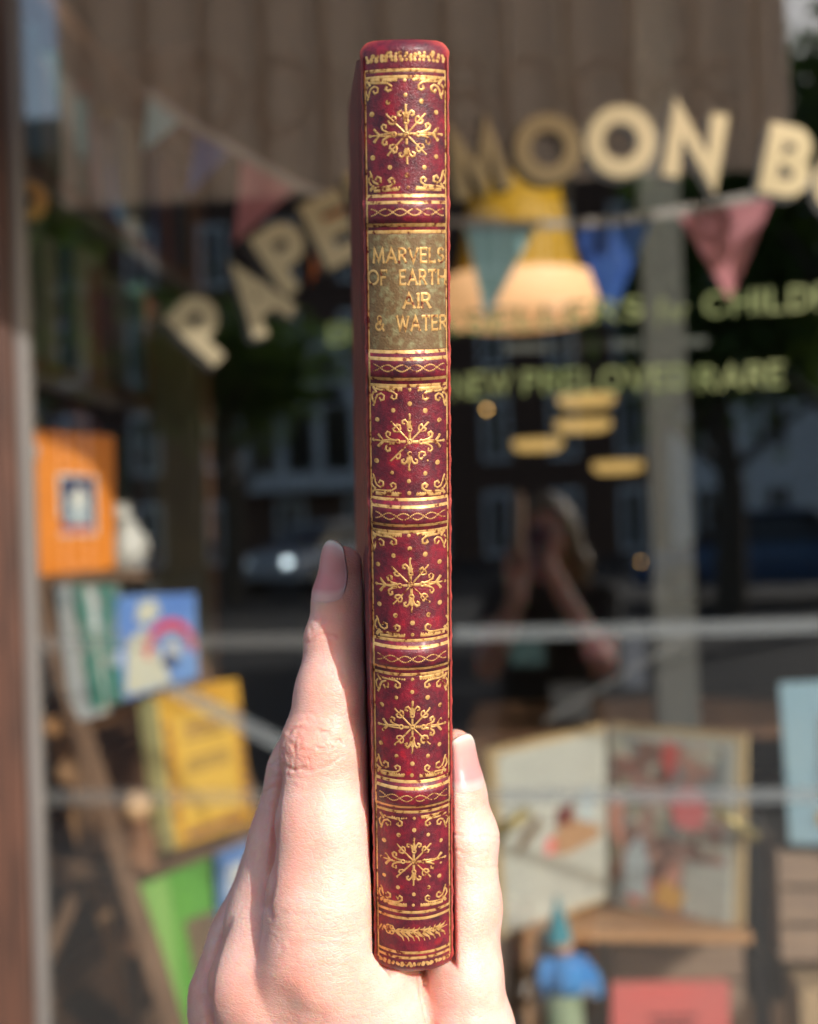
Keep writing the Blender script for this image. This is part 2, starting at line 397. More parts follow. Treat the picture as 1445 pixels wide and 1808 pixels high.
# flower and corner tooling of the five panels
def curlpath(a, b, s): return [(p, q*s) for p, q in zip(a, b)]
def ornament():
    L = []; Dd = []
    for dx, dy, kind in ((0, 1, 'v'), (0, -1, 'v'), (1, 0, 'h'), (-1, 0, 'h')):
        def R(p): return (p[0]*dx-p[1]*dy*1, p[0]*dy+p[1]*dx)
        S = []
        S.append(([(45, 0), (82, 0)], 20))
        S.append((arc(122, 0, 20, 20, 0, 360, 12), 15))
        if kind == 'v':
            for s in (1, -1):
                S.append(([(140, 9*s), (175, 16*s), (198, 32*s), (218, 52*s), (208, 76*s), (184, 78*s), (176, 60*s)], 16))
                S.append(([(138, 12*s), (170, 22*s)], 16))
            S.append(([(150, 0), (200, 0)], 26)); S.append(([(205, 0), (268, 0)], 15)); Dd.append((R((272, 0)), 13))
        else:
            for s in (1, -1):
                S.append(([(138, 12*s), (250, 8*s)], 12))
                S.append(([(150, 16*s), (195, 26*s), (232, 48*s), (242, 78*s), (222, 98*s), (198, 88*s), (200, 66*s)], 15))
                S.append(([(272, 6*s), (292, 28*s), (315, 56*s)], 20)); Dd.append((R((315, 56*s)), 14))
            S.append(([(240, 0), (352, 0)], 14)); Dd.append((R((362, 0)), 17))
        L += [([R(p) for p in pts], w_) for pts, w_ in S]
    for ax, ay in ((1, 1), (1, -1), (-1, 1), (-1, -1)):
        q = .7071
        def R(p): return ((p[0]*ax-p[1]*ay)*q, (p[0]*ay+p[1]*ax)*q)
        L.append(([R((35, 0)), R((268, 0))], 13)); Dd.append((R((270, 0)), 10))
        for s in (1, -1): L.append(([R(p) for p in ((150, 0), (162, 26*s), (188, 42*s), (212, 32*s), (206, 14*s))], 14))
    L.append((arc(0, 0, 20, 20, 0, 360, 12), 14)); Dd.append(((0, 0), 8))
    for p in ((0, 375), (-172, 308), (162, 308), (-335, 208), (310, 205), (0, -385), (-175, -312), (172, -315), (-338, -205), (300, -212)):
        Dd.append((p, 24))
    Dd += [((0, 510), 20), ((0, -512), 20)]
    for sx in (1, -1):
        for sy in (1, -1):
            def R(p): return (p[0]*sx, p[1]*sy)
            L.append(([R(p) for p in ((372, 345), (358, 378), (352, 412), (332, 450), (296, 466), (266, 446), (268, 410), (298, 398), (312, 420))], 15))
            L.append(([R(p) for p in ((372, 470), (392, 440), (385, 400), (366, 372))], 15))
            L.append(([R(p) for p in ((372, 512), (300, 498), (226, 496), (176, 490), (136, 462), (136, 428), (164, 414), (190, 432), (178, 452))], 15))
            L.append(([R(p) for p in ((330, 530), (90, 522))], 24))
            L.append(([R(p) for p in ((372, 520), (346, 478))], 20))
            for k in range(7): Dd.append((R((90+k*26, 508)), 11))
    return L, Dd
OL, OD = ornament()
PAN = [(234, 140, 340), (779, 686, 877), (1032, 944, 1126), (1283, 1196, 1376), (1521, 1439, 1606)]
for pi_, (yc, ya, yb) in enumerate(PAN):
    tc_ = (y2t(ya)+y2t(yb))/2*.4+y2t(yc)*.6; th = (y2t(ya)-y2t(yb))/2
    ux = (W2-.0009)/400; uy = th/545
    rr = random.Random(pi_)
    ra_ = math.radians(rr.uniform(-1.6, 1.6)); sc_ = rr.uniform(.97, 1.03)
    def pm(x, y, lift):
        x, y = (x*math.cos(ra_)-y*math.sin(ra_))*sc_, (x*math.sin(ra_)+y*math.cos(ra_))*sc_
        return smap(min(max(x*ux, -W2+.0006), W2-.0006), tc_+y*uy, lift)
    mb = MB()
    for k, (pts, wd) in enumerate(OL):
        jx, jy = rr.uniform(-3, 3), rr.uniform(-3, 3)
        if rr.random() < .04: continue
        ribbon(mb, [(p[0]+jx, p[1]+jy) for p in pts], wd*rr.uniform(1.1, 1.5), pm, .00003+.000001*(k % 9), .00009, step=24)
    for c_, r_ in OD: disc(mb, (c_[0]+rr.uniform(-4, 4), c_[1]+rr.uniform(-4, 4)), r_*rr.uniform(.85, 1.1), pm, .00005, .00008, 9)
    mb.build('gilt_ornament', M['gilt'], book, smooth=True)
# floral roll at the tail, ragged rolls at head and tail
mb = MB(); tf = y2t(1647)
for k in range(6):
    an = k*60
    cxx = -.0050+.00062*math.cos(math.radians(an)); cyy = tf+.00015+.00062*math.sin(math.radians(an))
    ribbon(mb, arc(cxx, cyy, .00038, .00038, 0, 360, 10), .00030, smap, .00004+.000002*k, .00007)
disc(mb, (-.0050, tf+.00015), .00028, smap, .00005, .00009)
for k in range(9):
    x = -.0036+k*.00108
    for s_ in (1, -1):
        pts = [(x, tf+.0001*math.sin(k)), (x+.0004, tf+s_*.0005), (x+.0011, tf+s_*(.0010-.0003*(s_ > 0))), (x+.0013, tf+s_*.00125-.0003)]
        ribbon(mb, pts, .00074, smap, .00004+.000003*k, .00007, taper=True, step=.0003)
ribbon(mb, [(-.0068, tf), (.0068, tf+.0001)], .00022, smap, .00003, .00007, step=.0005)
for x in (-.0072, -.0066): ribbon(mb, [(x, tf-.0004), (x+.0005, tf+.0006)], .0003, smap, .00005, .00005)
mb.build('gilt_flower_roll', M['gilt'], book, smooth=True)
for yy, s_ in ((108, 1), (1699, -1)):
    mb = MB(); tt = y2t(yy); rr = random.Random(yy)
    for k in range(17):
        x = -W2+.0012+k*(2*W2-.0024)/16
        h_ = rr.uniform(.0008, .0016)*(1 if s_ > 0 else .4)
        for q in range(3):
            disc(mb, (x+rr.uniform(-.0002, .0002), tt+s_*(.0003+q*h_*.42)), rr.uniform(.00026, .00042), smap, .00004+q*.000006, .00007, 7)
    mb.build('gilt_ragged_roll', M['gilt'], book, smooth=True)
# title label and lettering
mb = MB(); t0, t1 = y2t(617), y2t(413)
mb.grid([[smap(-W2+.0010+(2*W2-.0020)*j/30, t0+(t1-t0)*i/40, .00005) for j in range(31)] for i in range(41)])
lab = mb.build('title_label', M['label'], book, smooth=True); lab['label'] = 'faded olive brown title label with gilt lettering'
mscale = lambda y: (bB+bU*y2t(y)).z/FPX                  # metres per photo pixel at that row
LTXT = [('MARVELS', 660, 785, 463, 24), ('OF EARTH', 651, 788, 502, 24), ('AIR', 713, 760, 543, 24), ('& WATER', 664, 790, 583, 24)]
for txt, xa, xb, yb_, hpx in LTXT:
    s_ = mscale(yb_); H = hpx*s_; cx_ = CX+(bB+bU*y2t(yb_)).x/(bB+bU*y2t(yb_)).z*FPX
    tot = sum((GL[c][0] if c != ' ' else .75) for c in txt)+.30*(len(txt)-1)
    hw = (xb-xa)*s_/tot; x = (xa-cx_)*s_; tb = y2t(yb_)
    mb = MB()
    for c in txt:
        if c == ' ': x += (.75+.30)*hw; continue
        gm = lambda u, v, lift, x=x: smap(min(x+u*hw, W2-.0006), tb+v*H, lift)
        k = 0
        for pts in GL[c][1]: ribbon(mb, pts, .19, gm, .00009+.000003*k, .00007, step=.2); k += 1
        for pts in serifs(c): ribbon(mb, pts, .08, gm, .00009+.000003*k, .00005, ext=False); k += 1
        x += (GL[c][0]+.30)*hw
    o = mb.build('title_lettering', M['gilt'], lab, smooth=True)
# ------------------------------------------------------------------ the hand: implicit surface in camera space (mm), meshed by surface nets
def n3(px, py, d): return np.array([(px-CX)/FPX*d*1000, (py-CY)/FPX*d*1000, d*1000.])
def capf(P, a, b, ra, rb, s):
    ab = b-a; h = np.clip(((P-a)@ab)/max(1e-9, ab@ab), 0, 1)
    q = P-(a+h[..., None]*ab)
    if s is not None: q = q/np.array(s)
    return np.sqrt((q*q).sum(-1))-(ra+h*(rb-ra))
def smin(a, b, k):
    h = np.clip(.5+.5*(b-a)/k, 0, 1); return b+(a-b)*h-k*h*(1-h)
def chain(P, nodes, k=1.5, s=None):
    d = None
    for (a, ra), (b, rb) in zip(nodes[:-1], nodes[1:]):
        e = capf(P, a, b, ra, rb, s); d = e if d is None else smin(d, e, k)
    return d
def R_(px, d): return px/FPX*d*1000           # radius in mm from pixels at a depth
def fn(l): return [(n3(x, y, d), R_(r, d)) for x, y, d, r in l]
IDX = fn([(604, 1003, .3115, 39), (601, 1060, .3115, 47), (594, 1130, .3105, 52.5), (588, 1225, .3080, 65), (578, 1320, .3070, 79), (573, 1450, .3055, 88), (569, 1590, .3040, 98), (566, 1700, .3040, 108)])
MID = fn([(606, 1140, .3260, 50), (590, 1250, .3225, 62), (549, 1370, .3210, 75), (524, 1490, .3185, 83), (494, 1620, .3165, 91), (468, 1735, .3130, 101)])
RNG = fn([(600, 1250, .3360, 52), (545, 1420, .3320, 72), (506, 1540, .3300, 79), (466, 1670, .3270, 96), (440, 1765, .3240, 108)])
PNK = fn([(590, 1420, .3500, 48), (545, 1560, .3460, 62), (490, 1700, .3420, 78), (450, 1810, .3370, 90)])
THB = fn([(802, 1326, .3160, 38), (808, 1400, .3160, 47), (820, 1478, .3150, 57), (821, 1600, .3140, 62), (819, 1720, .3120, 66), (828, 1830, .3110, 76)])
WR = [n3(690, 2330, .338), n3(655, 2330, .345), n3(610, 2330, .352), n3(570, 2330, .352)]
def handsdf(P):
    f = smin(chain(P, IDX, 2.2), chain(P, MID, 2.2), 1.1)
    f = smin(f, chain(P, RNG, 2.2), 1.1); f = smin(f, chain(P, PNK, 2.2), 1.1)
    pal = capf(P, n3(592, 1735, .3065), WR[0], 11.5, 13, None)
    pal = smin(pal, capf(P, n3(474, 1750, .3125), WR[1], 11.3, 13, None), 5.)
    pal = smin(pal, capf(P, n3(440, 1790, .3255), WR[2], 11.6, 12, None), 5.)
    pal = smin(pal, capf(P, n3(450, 1830, .3380), WR[3], 10.5, 12, None), 5.)
    pal = smin(pal, capf(P, n3(522, 1750, .3080), n3(585, 1990, .318), 10.2, 13, None), 5.)
    pal = smin(pal, capf(P, n3(640, 1960, .3260), n3(650, 2330, .346), 15, 15, None), 8.)
    f = smin(f, pal, 4.5)
    t = chain(P, THB, 2.6, (1., 1., 1.28))
    th = capf(P, n3(828, 1830, .3120), n3(735, 2240, .334), 9.2, 15.5, None)
    t = smin(t, th, 5.)
    web = smin(capf(P, n3(655, 1745, .3060), n3(770, 1960, .3150), 8.5, 12., None), capf(P, n3(700, 1760, .3110), n3(740, 1960, .3160), 7.0, 12., None), 4.)
    web = smin(web, capf(P, n3(640, 1770, .3080), n3(790, 1990, .3180), 8.5, 12., None), 5.)
    web = smin(web, capf(P, n3(640, 1880, .3080), n3(760, 2150, .3250), 10., 13., None), 6.)
    f = smin(f, web, 5.)
    f = smin(f, t, 1.7)
    # keep out of the book
    bb = np.array([bB.x, -bB.y, bB.z])*1000; bx = np.array([bX.x, -bX.y, bX.z]); bu = np.array([bU.x, -bU.y, bU.z]); bd = np.array([bD.x, -bD.y, bD.z])
    Q = P-bb; x = Q@bx; t_ = Q@bu; dd = Q@bd
    fl = np.where(x < 0, FLL, FLR)*np.clip(dd-3.6, 0, 200)
    b = np.maximum(np.abs(x)-(W2*1000+.55+fl), np.maximum(-t_-.3, np.maximum(t_-BL*1000, 0.5-dd)))
    b = np.maximum(b, dd-125)
    k = 1.2; h = np.clip(.5-.5*(-b-f)/k*-1, 0, 1)
    return -smin(-f, b, 1.0)
def netmesh(fun, lo, hi, h, chunk=40):
    ax = [np.arange(lo[i], hi[i]+h, h) for i in range(3)]
    V = np.empty([len(a_) for a_ in ax], np.float32)
    for i0 in range(0, len(ax[0]), chunk):
        G = np.stack(np.meshgrid(ax[0][i0:i0+chunk], ax[1], ax[2], indexing='ij'), -1)
        V[i0:i0+chunk] = fun(G)
    S = V < 0
    c = np.zeros(tuple(s-1 for s in V.shape), np.int32); acc = np.zeros(c.shape+(3,), np.float32); cnt = np.zeros(c.shape, np.float32)
    X, Y, Z = c.shape
    for axis in range(3):
        for u in (0, 1):
            for v in (0, 1):
                o = [0, 0, 0]; oa = [i for i in range(3) if i != axis]; o[oa[0]] = u; o[oa[1]] = v
                e = list(o); e[axis] = 1
                A = V[o[0]:o[0]+X, o[1]:o[1]+Y, o[2]:o[2]+Z]; B = V[e[0]:e[0]+X, e[1]:e[1]+Y, e[2]:e[2]+Z]
                m = (A < 0) != (B < 0)
                t = np.where(m, A/np.where(m, A-B, 1), 0)
                acc[..., oa[0]] += m*u; acc[..., oa[1]] += m*v; acc[..., axis] += m*t; cnt += m
    act = cnt > 0; idx = -np.ones(c.shape, np.int64); idx[act] = np.arange(act.sum())
    ii = np.argwhere(act); vt = (ii+acc[act]/cnt[act][:, None])*h+np.array([a_[0] for a_ in ax])
    F = []
    for axis in range(3):
        o1, o2 = [i for i in range(3) if i != axis]
        sl = [slice(0, None)]*3; A = S; sl0 = [slice(None)]*3; sl1 = [slice(None)]*3
        sl0[axis] = slice(0, -1); sl1[axis] = slice(1, None)
        cr = S[tuple(sl0)] != S[tuple(sl1)]; q = np.argwhere(cr)
        q = q[(q[:, o1] > 0) & (q[:, o2] > 0) & (q[:, o1] < V.shape[o1]-1) & (q[:, o2] < V.shape[o2]-1)]
        sg = S[q[:, 0], q[:, 1], q[:, 2]]
        def gi(a_, b_):
            r = q.copy(); r[:, o1] -= a_; r[:, o2] -= b_; return idx[r[:, 0], r[:, 1], r[:, 2]]
        qd = np.stack([gi(1, 1), gi(0, 1), gi(0, 0), gi(1, 0)], 1)
        fl = sg if axis != 1 else ~sg
        qd[~fl] = qd[~fl][:, ::-1]
        F.append(qd)
    return vt, np.concatenate(F)
def grad(fun, P, e=.05):
    g = np.stack([fun(P+np.eye(3)[i]*e)-fun(P-np.eye(3)[i]*e) for i in range(3)], -1)
    return g/np.maximum(1e-6, np.linalg.norm(g, axis=-1, keepdims=True))
def subdiv(vt, F):                       # one linear split of every quad
    E = np.concatenate([F[:, [i, (i+1) % 4]] for i in range(4)]); Es = np.sort(E, 1)
    key = Es[:, 0]*(len(vt)+1)+Es[:, 1]; u, inv = np.unique(key, return_inverse=True)
    fi = np.zeros(len(u), np.int64); fi[inv] = np.arange(len(E)); ev = (vt[Es[fi][:, 0]]+vt[Es[fi][:, 1]])/2
    n = len(F); em = inv.reshape(4, n).T+len(vt); fc = vt[F].mean(1); fo = len(vt)+len(u)+np.arange(n)
    V2 = np.concatenate([vt, ev, fc])
    Q = np.concatenate([np.stack([F[:, i], em[:, i], fo, em[:, (i-1) % 4]], 1) for i in range(4)])
    return V2, Q
def seg_dist(px, py, pts):
    d = np.full(px.shape, 1e9)
    for (x0, y0), (x1, y1) in zip(pts[:-1], pts[1:]):
        ax_, ay_ = x1-x0, y1-y0; t = np.clip(((px-x0)*ax_+(py-y0)*ay_)/(ax_*ax_+ay_*ay_+1e-9), 0, 1)
        d = np.minimum(d, np.hypot(px-x0-t*ax_, py-y0-t*ay_))
    return d
A1 = lambda l: [(460+x/6.027, 940+y/6.027) for x, y in l]
A2 = lambda l: [(460+x/6.027, 1200+y/6.027) for x, y in l]
A3 = lambda l: [(320+x/3.803, 1480+y/3.803) for x, y in l]
A5 = lambda l: [(780+x/6.025, 1260+y/6.025) for x, y in l]
CREASE = [   # line, depth mm, half width px
 (A2([(300, 560), (350, 528), (420, 525), (520, 540), (610, 530), (680, 565), (760, 612), (860, 672)]), .50, 3.0),
 (A2([(270, 690), (320, 690), (380, 702), (420, 740), (480, 752), (560, 745), (640, 745), (700, 712)]), .36, 2.4),
 (A2([(250, 910), (300, 932), (370, 957), (430, 962), (520, 955), (620, 937), (700, 920), (780, 880), (860, 800)]), .52, 3.0),
 (A2([(388, 530), (395, 600), (390, 680), (375, 760), (365, 850), (365, 950)]), .26, 2.2),
 (A2([(620, 925), (690, 860), (750, 810), (800, 765)]), .22, 2.0),
 (A2([(640, 740), (720, 735), (800, 725)]), .18, 2.0),
 (A2([(300, 390), (420, 352), (560, 372), (680, 420), (760, 450)]), .20, 3.0),
 (A2([(280, 470), (400, 440), (540, 450), (660, 480)]), .12, 3.0),
 (A2([(262, 700), (254, 800), (248, 905)]), .25, 2.2),
 (A2([(260, 820), (310, 790), (370, 800)]), .18, 2.0),
 (A2([(780, 960), (850, 880), (905, 780)]), .12, 2.0),
 (A2([(340, 1040), (420, 1075), (500, 1050)]), .14, 3.0),
 (A2([(250, 1110), (340, 1140), (430, 1130)]), .10, 3.0),
 (A2([(700, 560), (800, 565), (880, 560)]), .10, 2.4),
 (A1([(495, 1160), (555, 1135), (600, 1103), (660, 1090), (745, 1097), (830, 1120)]), .45, 2.8),
 (A1([(640, 900), (720, 955), (830, 965)]), .14, 2.6),
 (A1([(520, 1000), (560, 1040), (570, 1090)]), .16, 2.4),
 (A1([(900, 660), (960, 650), (1000, 670)]), .08, 2.0),
 (A1([(480, 1280), (640, 1260), (800, 1275)]), .09, 3.0), (A1([(430, 1420), (600, 1390), (820, 1400)]), .08, 3.0),
 (A1([(890, 290), (893, 380), (880, 470), (835, 570), (770, 630), (690, 670), (590, 700)]), .30, 2.0),
 (A5([(20, 1290), (130, 1288), (250, 1310), (400, 1300), (600, 1322)]), .34, 2.6),
 (A5([(20, 1430), (120, 1450), (250, 1485), (420, 1500), (500, 1470)]), .30, 2.6),
 (A5([(290, 1630), (420, 1650), (600, 1640)]), .22, 2.6), (A5([(120, 1690), (220, 1720), (300, 1760)]), .12, 2.6),
 (A5([(180, 1170), (250, 1145), (310, 1140)]), .12, 2.4), (A5([(180, 1020), (330, 985)]), .10, 2.4),
 (A3([(590, 570), (680, 640), (830, 620), (1000, 660), (1180, 640)]), .10, 3.2),
 (A3([(700, 700), (850, 690), (1050, 720), (1190, 720)]), .09, 3.0),
 (A3([(760, 830), (900, 860), (1100, 850), (1250, 830)]), .10, 3.0),
 (A3([(640, 940), (820, 960), (1020, 950), (1200, 960)]), .08, 3.0),
 (A3([(610, 640), (650, 700), (680, 760)]), .12, 2.4), (A3([(700, 680), (730, 740)]), .09, 2.4),
 (A3([(620, 470), (760, 520), (900, 500)]), .08, 3.0), (A3([(1100, 560), (1180, 540), (1250, 500)]), .10, 2.6),
]
FOLDS = [([(498, 1350), (487, 1420), (482, 1500), (478, 1560), (471, 1600), (478, 1622)], 1.5, 5.5), ([(407, 1622), (390, 1655), (378, 1690), (370, 1726), (367, 1765), (374, 1830)], 1.2, 6.), ([(746, 1700), (750, 1755), (762, 1812), (775, 1850)], 1.6, 6.5)]
for x0, y0, x1, y1, dp in ((462, 1402, 492, 1388, .3), (470, 1378, 496, 1368, .3), (478, 1352, 500, 1345, .25), (484, 1366, 486, 1392, .2), (505, 1290, 520, 1282, .15)): CREASE.append(([(x0, y0), ((x0+x1)/2, (y0+y1)/2-3), (x1, y1)], dp, 2.4))
rk = random.Random(8)
for k in range(26):
    x0 = rk.uniform(505, 575); y0 = rk.uniform(1292, 1356); a0 = rk.uniform(-.5, .5) if rk.random() < .65 else rk.uniform(1.1, 2.0); L_ = rk.uniform(8, 24)
    CREASE.append(([(x0, y0), (x0+L_*math.cos(a0)/2+rk.uniform(-2, 2), y0+L_*math.sin(a0)/2+rk.uniform(-2, 2)), (x0+L_*math.cos(a0), y0+L_*math.sin(a0))], rk.uniform(.08, .22), 1.9))
rr = random.Random(3)
for k in range(26):                      # short faint skin lines over the back of the hand and the first phalanx
    x0 = rr.uniform(500, 640); y0 = rr.uniform(1380, 1800); L_ = rr.uniform(14, 46); sl = rr.uniform(-.25, .25) if y0 > 1600 else rr.uniform(-.9, -.3)
    CREASE.append(([(x0, y0), (x0+L_/2, y0+sl*L_/2+rr.uniform(-2, 2)), (x0+L_, y0+sl*L_)], rr.uniform(.04, .08), 1.8))
hv, hf = netmesh(handsdf, (-49, 4, 282), (27, 186, 366), .9)
for _ in range(2): hv = hv-grad(handsdf, hv)*handsdf(hv)[:, None]
hv, hf = subdiv(hv, hf)
for _ in range(2): hv = hv-grad(handsdf, hv)*handsdf(hv)[:, None]
hn = grad(handsdf, hv, .3)
hx = hv[:, 0]/hv[:, 2]*FPX+CX; hy = hv[:, 1]/hv[:, 2]*FPX+CY
hn0 = hn
facing = np.clip(-hn[:, 2]*2.5+.6, 0, 1)*(hv[:, 2] < 328)
disp = np.zeros(len(hv)); blush = np.zeros(len(hv))
wobx = 1.8*np.sin(hy/7.3+hx/11.)+1.3*np.sin(hy/3.9-hx/5.7); woby = 1.8*np.sin(hx/8.1+1.+hy/13.)+1.4*np.sin(hx/4.3+hy/6.1)
for pts, dep, wd in CREASE:
    wd *= .85; dep *= .85
    a_ = np.array(pts); m = (hx > a_[:, 0].min()-25) & (hx < a_[:, 0].max()+25) & (hy > a_[:, 1].min()-25) & (hy < a_[:, 1].max()+25)
    d = seg_dist(hx[m]+wobx[m], hy[m]+woby[m], pts)
    dep = dep*(.72+.28*np.sin(hx[m]/9.+hy[m]/6.))
    disp[m] -= dep*np.exp(-(d/wd)**2)*facing[m]; disp[m] += dep*.25*np.exp(-((d-wd*2.6)/(wd*1.7))**2)*facing[m]
    blush[m] += dep*.8*np.exp(-(d/(wd*1.5))**2)*facing[m]
for pts, dep, wd in FOLDS:                # the clefts between fingers, index, middle, ring and at the thumb root
    d = seg_dist(hx, hy, pts); a_ = np.array(pts); e_ = np.clip((hy-a_[:, 1].min()+6)/40, 0, 1)*np.clip((a_[:, 1].max()+6-hy)/26, 0, 1)
    disp -= dep*np.exp(-(d/wd)**2)*e_*np.clip(-hn[:, 2]*2+.8, 0, 1); blush += .35*np.exp(-(d/wd)**2)*e_
def gb(px, py, rx, ry, a_): return a_*np.exp(-(((hx-px)/rx)**2+((hy-py)/ry)**2))
disp += gb(548, 1322, 46, 36, .55)*facing+gb(560, 1120, 45, 16, .2)*facing
disp -= gb(500, 1775, 34, 42, 1.1)*facing+gb(545, 1800, 40, 22, .7)*facing
blush += gb(548, 1325, 60, 45, .42)+gb(545, 1500, 55, 60, .32)+gb(600, 1010, 50, 70, .75)+gb(820, 1330, 60, 60, .65)+gb(600, 1700, 70, 50, .18)+gb(420, 1740, 60, 60, .2)+gb(500, 1740, 120, 60, .22)+gb(590, 1120, 50, 40, .35)+gb(850, 1620, 60, 80, .12)
# finger ends are always pinker, wherever they are
for nodes in (MID, RNG, PNK): blush += .5*np.exp(-(np.linalg.norm(hv-nodes[0][0], axis=1)/13)**2)
hv = hv+hn*disp[:, None]
# ---- nails
def nailpart(nodes, side, phi0, span, ln, off, rs=1., back=0., rnd=.2):
    a_, r_ = nodes[0]; b_, rb = nodes[1]; ax_ = (a_-b_)/np.linalg.norm(a_-b_)
    e1 = np.array([side, 0, 0.])*math.sin(phi0)+np.array([0, 0, -1.])*math.cos(phi0); e1 = e1-ax_*(e1@ax_); e1 /= np.linalg.norm(e1); e2 = np.cross(ax_, e1)
    nu, nv = 22, 30; al = []; Q0 = []; DR = []; SS = []; VV = []; L0 = np.linalg.norm(a_-b_)
    for i in range(nv+1):
        for j in range(nu+1):
            u = -1+2*j/nu; v = i/nv
            st = .20*(1-math.sqrt(max(0, 1-abs(u)**2.6))); en = 1-rnd*(1-math.sqrt(max(0, 1-abs(u)**2.2)))
            s_ = (st+(en-st)*v)*ln-back
            an = u*span*(.90+.10*math.sin(math.pi*min(1, v*1.1)))*(1-.07*v**3); sc = min(s_, L0+1.0)
            Q0.append(b_+ax_*sc); DR.append(e1*math.cos(an)+e2*math.sin(an)); SS.append((s_, sc)); VV.append(v); al.append(v)
    Q0 = np.array(Q0); DR = np.array(DR); lo_ = np.full(len(Q0), 1.5); hi_ = np.full(len(Q0), 15.)
    for _ in range(16):
        mm = (lo_+hi_)/2; ins = handsdf(Q0+DR*mm[:, None]) < 0; lo_ = np.where(ins, mm, lo_); hi_ = np.where(ins, hi_, mm)
    pts = [b_+ax_*s_+dr*(max(l_, rb*.62)+off+.12*min(1, v*8)-.05*max(0, s_-sc)**2) for (s_, sc), dr, l_, v in zip(SS, DR, lo_, VV)]
    rows = [pts[i*(nu+1):(i+1)*(nu+1)] for i in range(nv+1)]
    return rows, al, e1, ax_
def mk_nail(spec, parent):
    rows, al, e1, ax_ = spec
    mb = MB(); W_ = lambda p: cs(*(np.array(p)/1000.))
    mb.grid([[W_(p) for p in r] for r in rows]); mb.grid([[W_(np.array(p)-e1*.35) for p in r] for r in rows])
    nr, nc = len(rows), len(rows[0]); o = nr*nc
    bd = [i for i in range(nc)]+[i*nc+nc-1 for i in range(1, nr)]+[(nr-1)*nc+j for j in range(nc-2, -1, -1)]+[i*nc for i in range(nr-2, 0, -1)]
    for a_, b_ in zip(bd, bd[1:]+bd[:1]): mb.f.append([a_, b_, b_+o, a_+o]); mb.mi.append(0)
    ob = mb.build('fingernail', M['nail'], parent, smooth=True)
    at_ = ob.data.attributes.new('along', 'FLOAT', 'POINT'); at_.data.foreach_set('value', al+al); return ob
# ---- the rest of the photographer, coarse, joined into the same body mesh
def px3(x, y, z): return np.array([x, y, z], float)*1000
ELB, SHL = px3(-.115, .40, .125), px3(-.115, .215, -.245)
HD = px3(.035, .005, -.225)                        # head centre (camera space mm)
SHR = px3(.205, .215, -.245); ELR = px3(.215, .415, -.085); WRR = px3(.050, .105, -.022)
def bodysdf(P):
    d = capf(P, n3(630, 2180, .343), n3(640, 2420, .340), 25, 25, (1., 1., .8))
    d = smin(d, capf(P, n3(640, 2420, .340), ELB*.5+n3(640, 2420, .340)*.5, 25, 37, None), 12)
    d = smin(d, capf(P, ELB*.5+n3(640, 2420, .340)*.5, ELB, 38, 38, None), 12)
    d = smin(d, capf(P, ELB, SHL, 39, 50, None), 14)
    d = smin(d, capf(P, SHR, ELR, 50, 38, None), 14); d = smin(d, capf(P, ELR, WRR, 38, 24, None), 10)
    d = smin(d, capf(P, WRR, px3(.030, .050, -.022), 22, 24, (1., 1., .75)), 10)
    for k in range(4):                              # fingers of the other hand round the phone
        y0 = .018+.021*k
        a_, b_, c_ = px3(.040, y0+.012, -.024), px3(.046, y0, -.004), px3(.034, y0-.002, .007)
        d = smin(d, np.minimum(capf(P, a_, b_, 8.5, 7.5, None), capf(P, b_, c_, 7.5, 6.2, None)), 3)
    d = smin(d, capf(P, px3(.030, .080, -.03), px3(-.012, .062, -.022), 11, 8, None), 6)
    tor = capf(P, px3(.045, .26, -.25), px3(.045, .62, -.25), 118, 108, (1.35, 1., .85)); tor = smin(tor, capf(P, SHL, SHR, 52, 52, None), 60)
    d = smin(d, tor, 25); d = smin(d, capf(P, px3(.045, .20, -.25), px3(.04, .07, -.24), 52, 50, None), 30)
    d = smin(d, capf(P, px3(.045, .62, -.25), px3(.045, .72, -.25), 115, 130, (1.3, 1., .85)), 40)
    for s_ in (-1, 1):
        hx_ = .045+s_*.085
        d = smin(d, capf(P, px3(hx_, .74, -.25), px3(hx_+s_*.01, 1.10, -.24), 80, 52, None), 30)
        d = smin(d, capf(P, px3(hx_+s_*.01, 1.10, -.24), px3(hx_+s_*.01, 1.42, -.26), 50, 34, None), 14)
    q = (P-HD)/np.array([74, 102, 92.]); hd = (np.sqrt((q*q).sum(-1))-1)*85
    hd = smin(hd, capf(P, HD+[0, 40, 40], HD+[0, 72, 62], 46, 26, (1.1, 1, 1)), 30)
    hd = smin(hd, capf(P, HD+[0, -5, 88], HD+[0, 28, 104], 7, 11, None), 10)          # nose
    for s_ in (-1, 1):
        hd = -smin(-hd, capf(P, HD+[s_*30, 0, 96], HD+[s_*31, 0, 96], 13, 13, None), 10)   # eye sockets
        hd = smin(hd, capf(P, HD+[s_*76, -8, 5], HD+[s_*78, 22, 5], 11, 8, (.5, 1, 1)), 4)   # ears
        hd = smin(hd, capf(P, HD+[s_*20, 52, 84], HD+[0, 50, 90], 4, 6, None), 6)          # lips
    return smin(d, hd, 25)
bv, bf = netmesh(bodysdf, (-230, -130, -400), (340, 1470, 400), 9.)
EYE = [tuple(HD+np.array([s_*30., 0., 80.])) for s_ in (-1, 1)]
person = thing('person', 'person in a black dress photographing the crimson book held up in their left hand', 'person', cs(.045, 1.46, -.25))
V = np.concatenate([hv, bv]); F = np.concatenate([hf, bf+len(hv)])
fo = np.array(wloc(person)); Bm = np.array([[cR.x, cR.y, cR.z], [-cU.x, -cU.y, -cU.z], [cF.x, cF.y, cF.z]])
Vw = (V/1000.)@Bm+np.array(CAM)-fo
me = bpy.data.meshes.new('body'); me.from_pydata(Vw.tolist(), [], F.tolist()); me.materials.append(M['skin'])
me.polygons.foreach_set('use_smooth', [True]*len(F)); me.update()
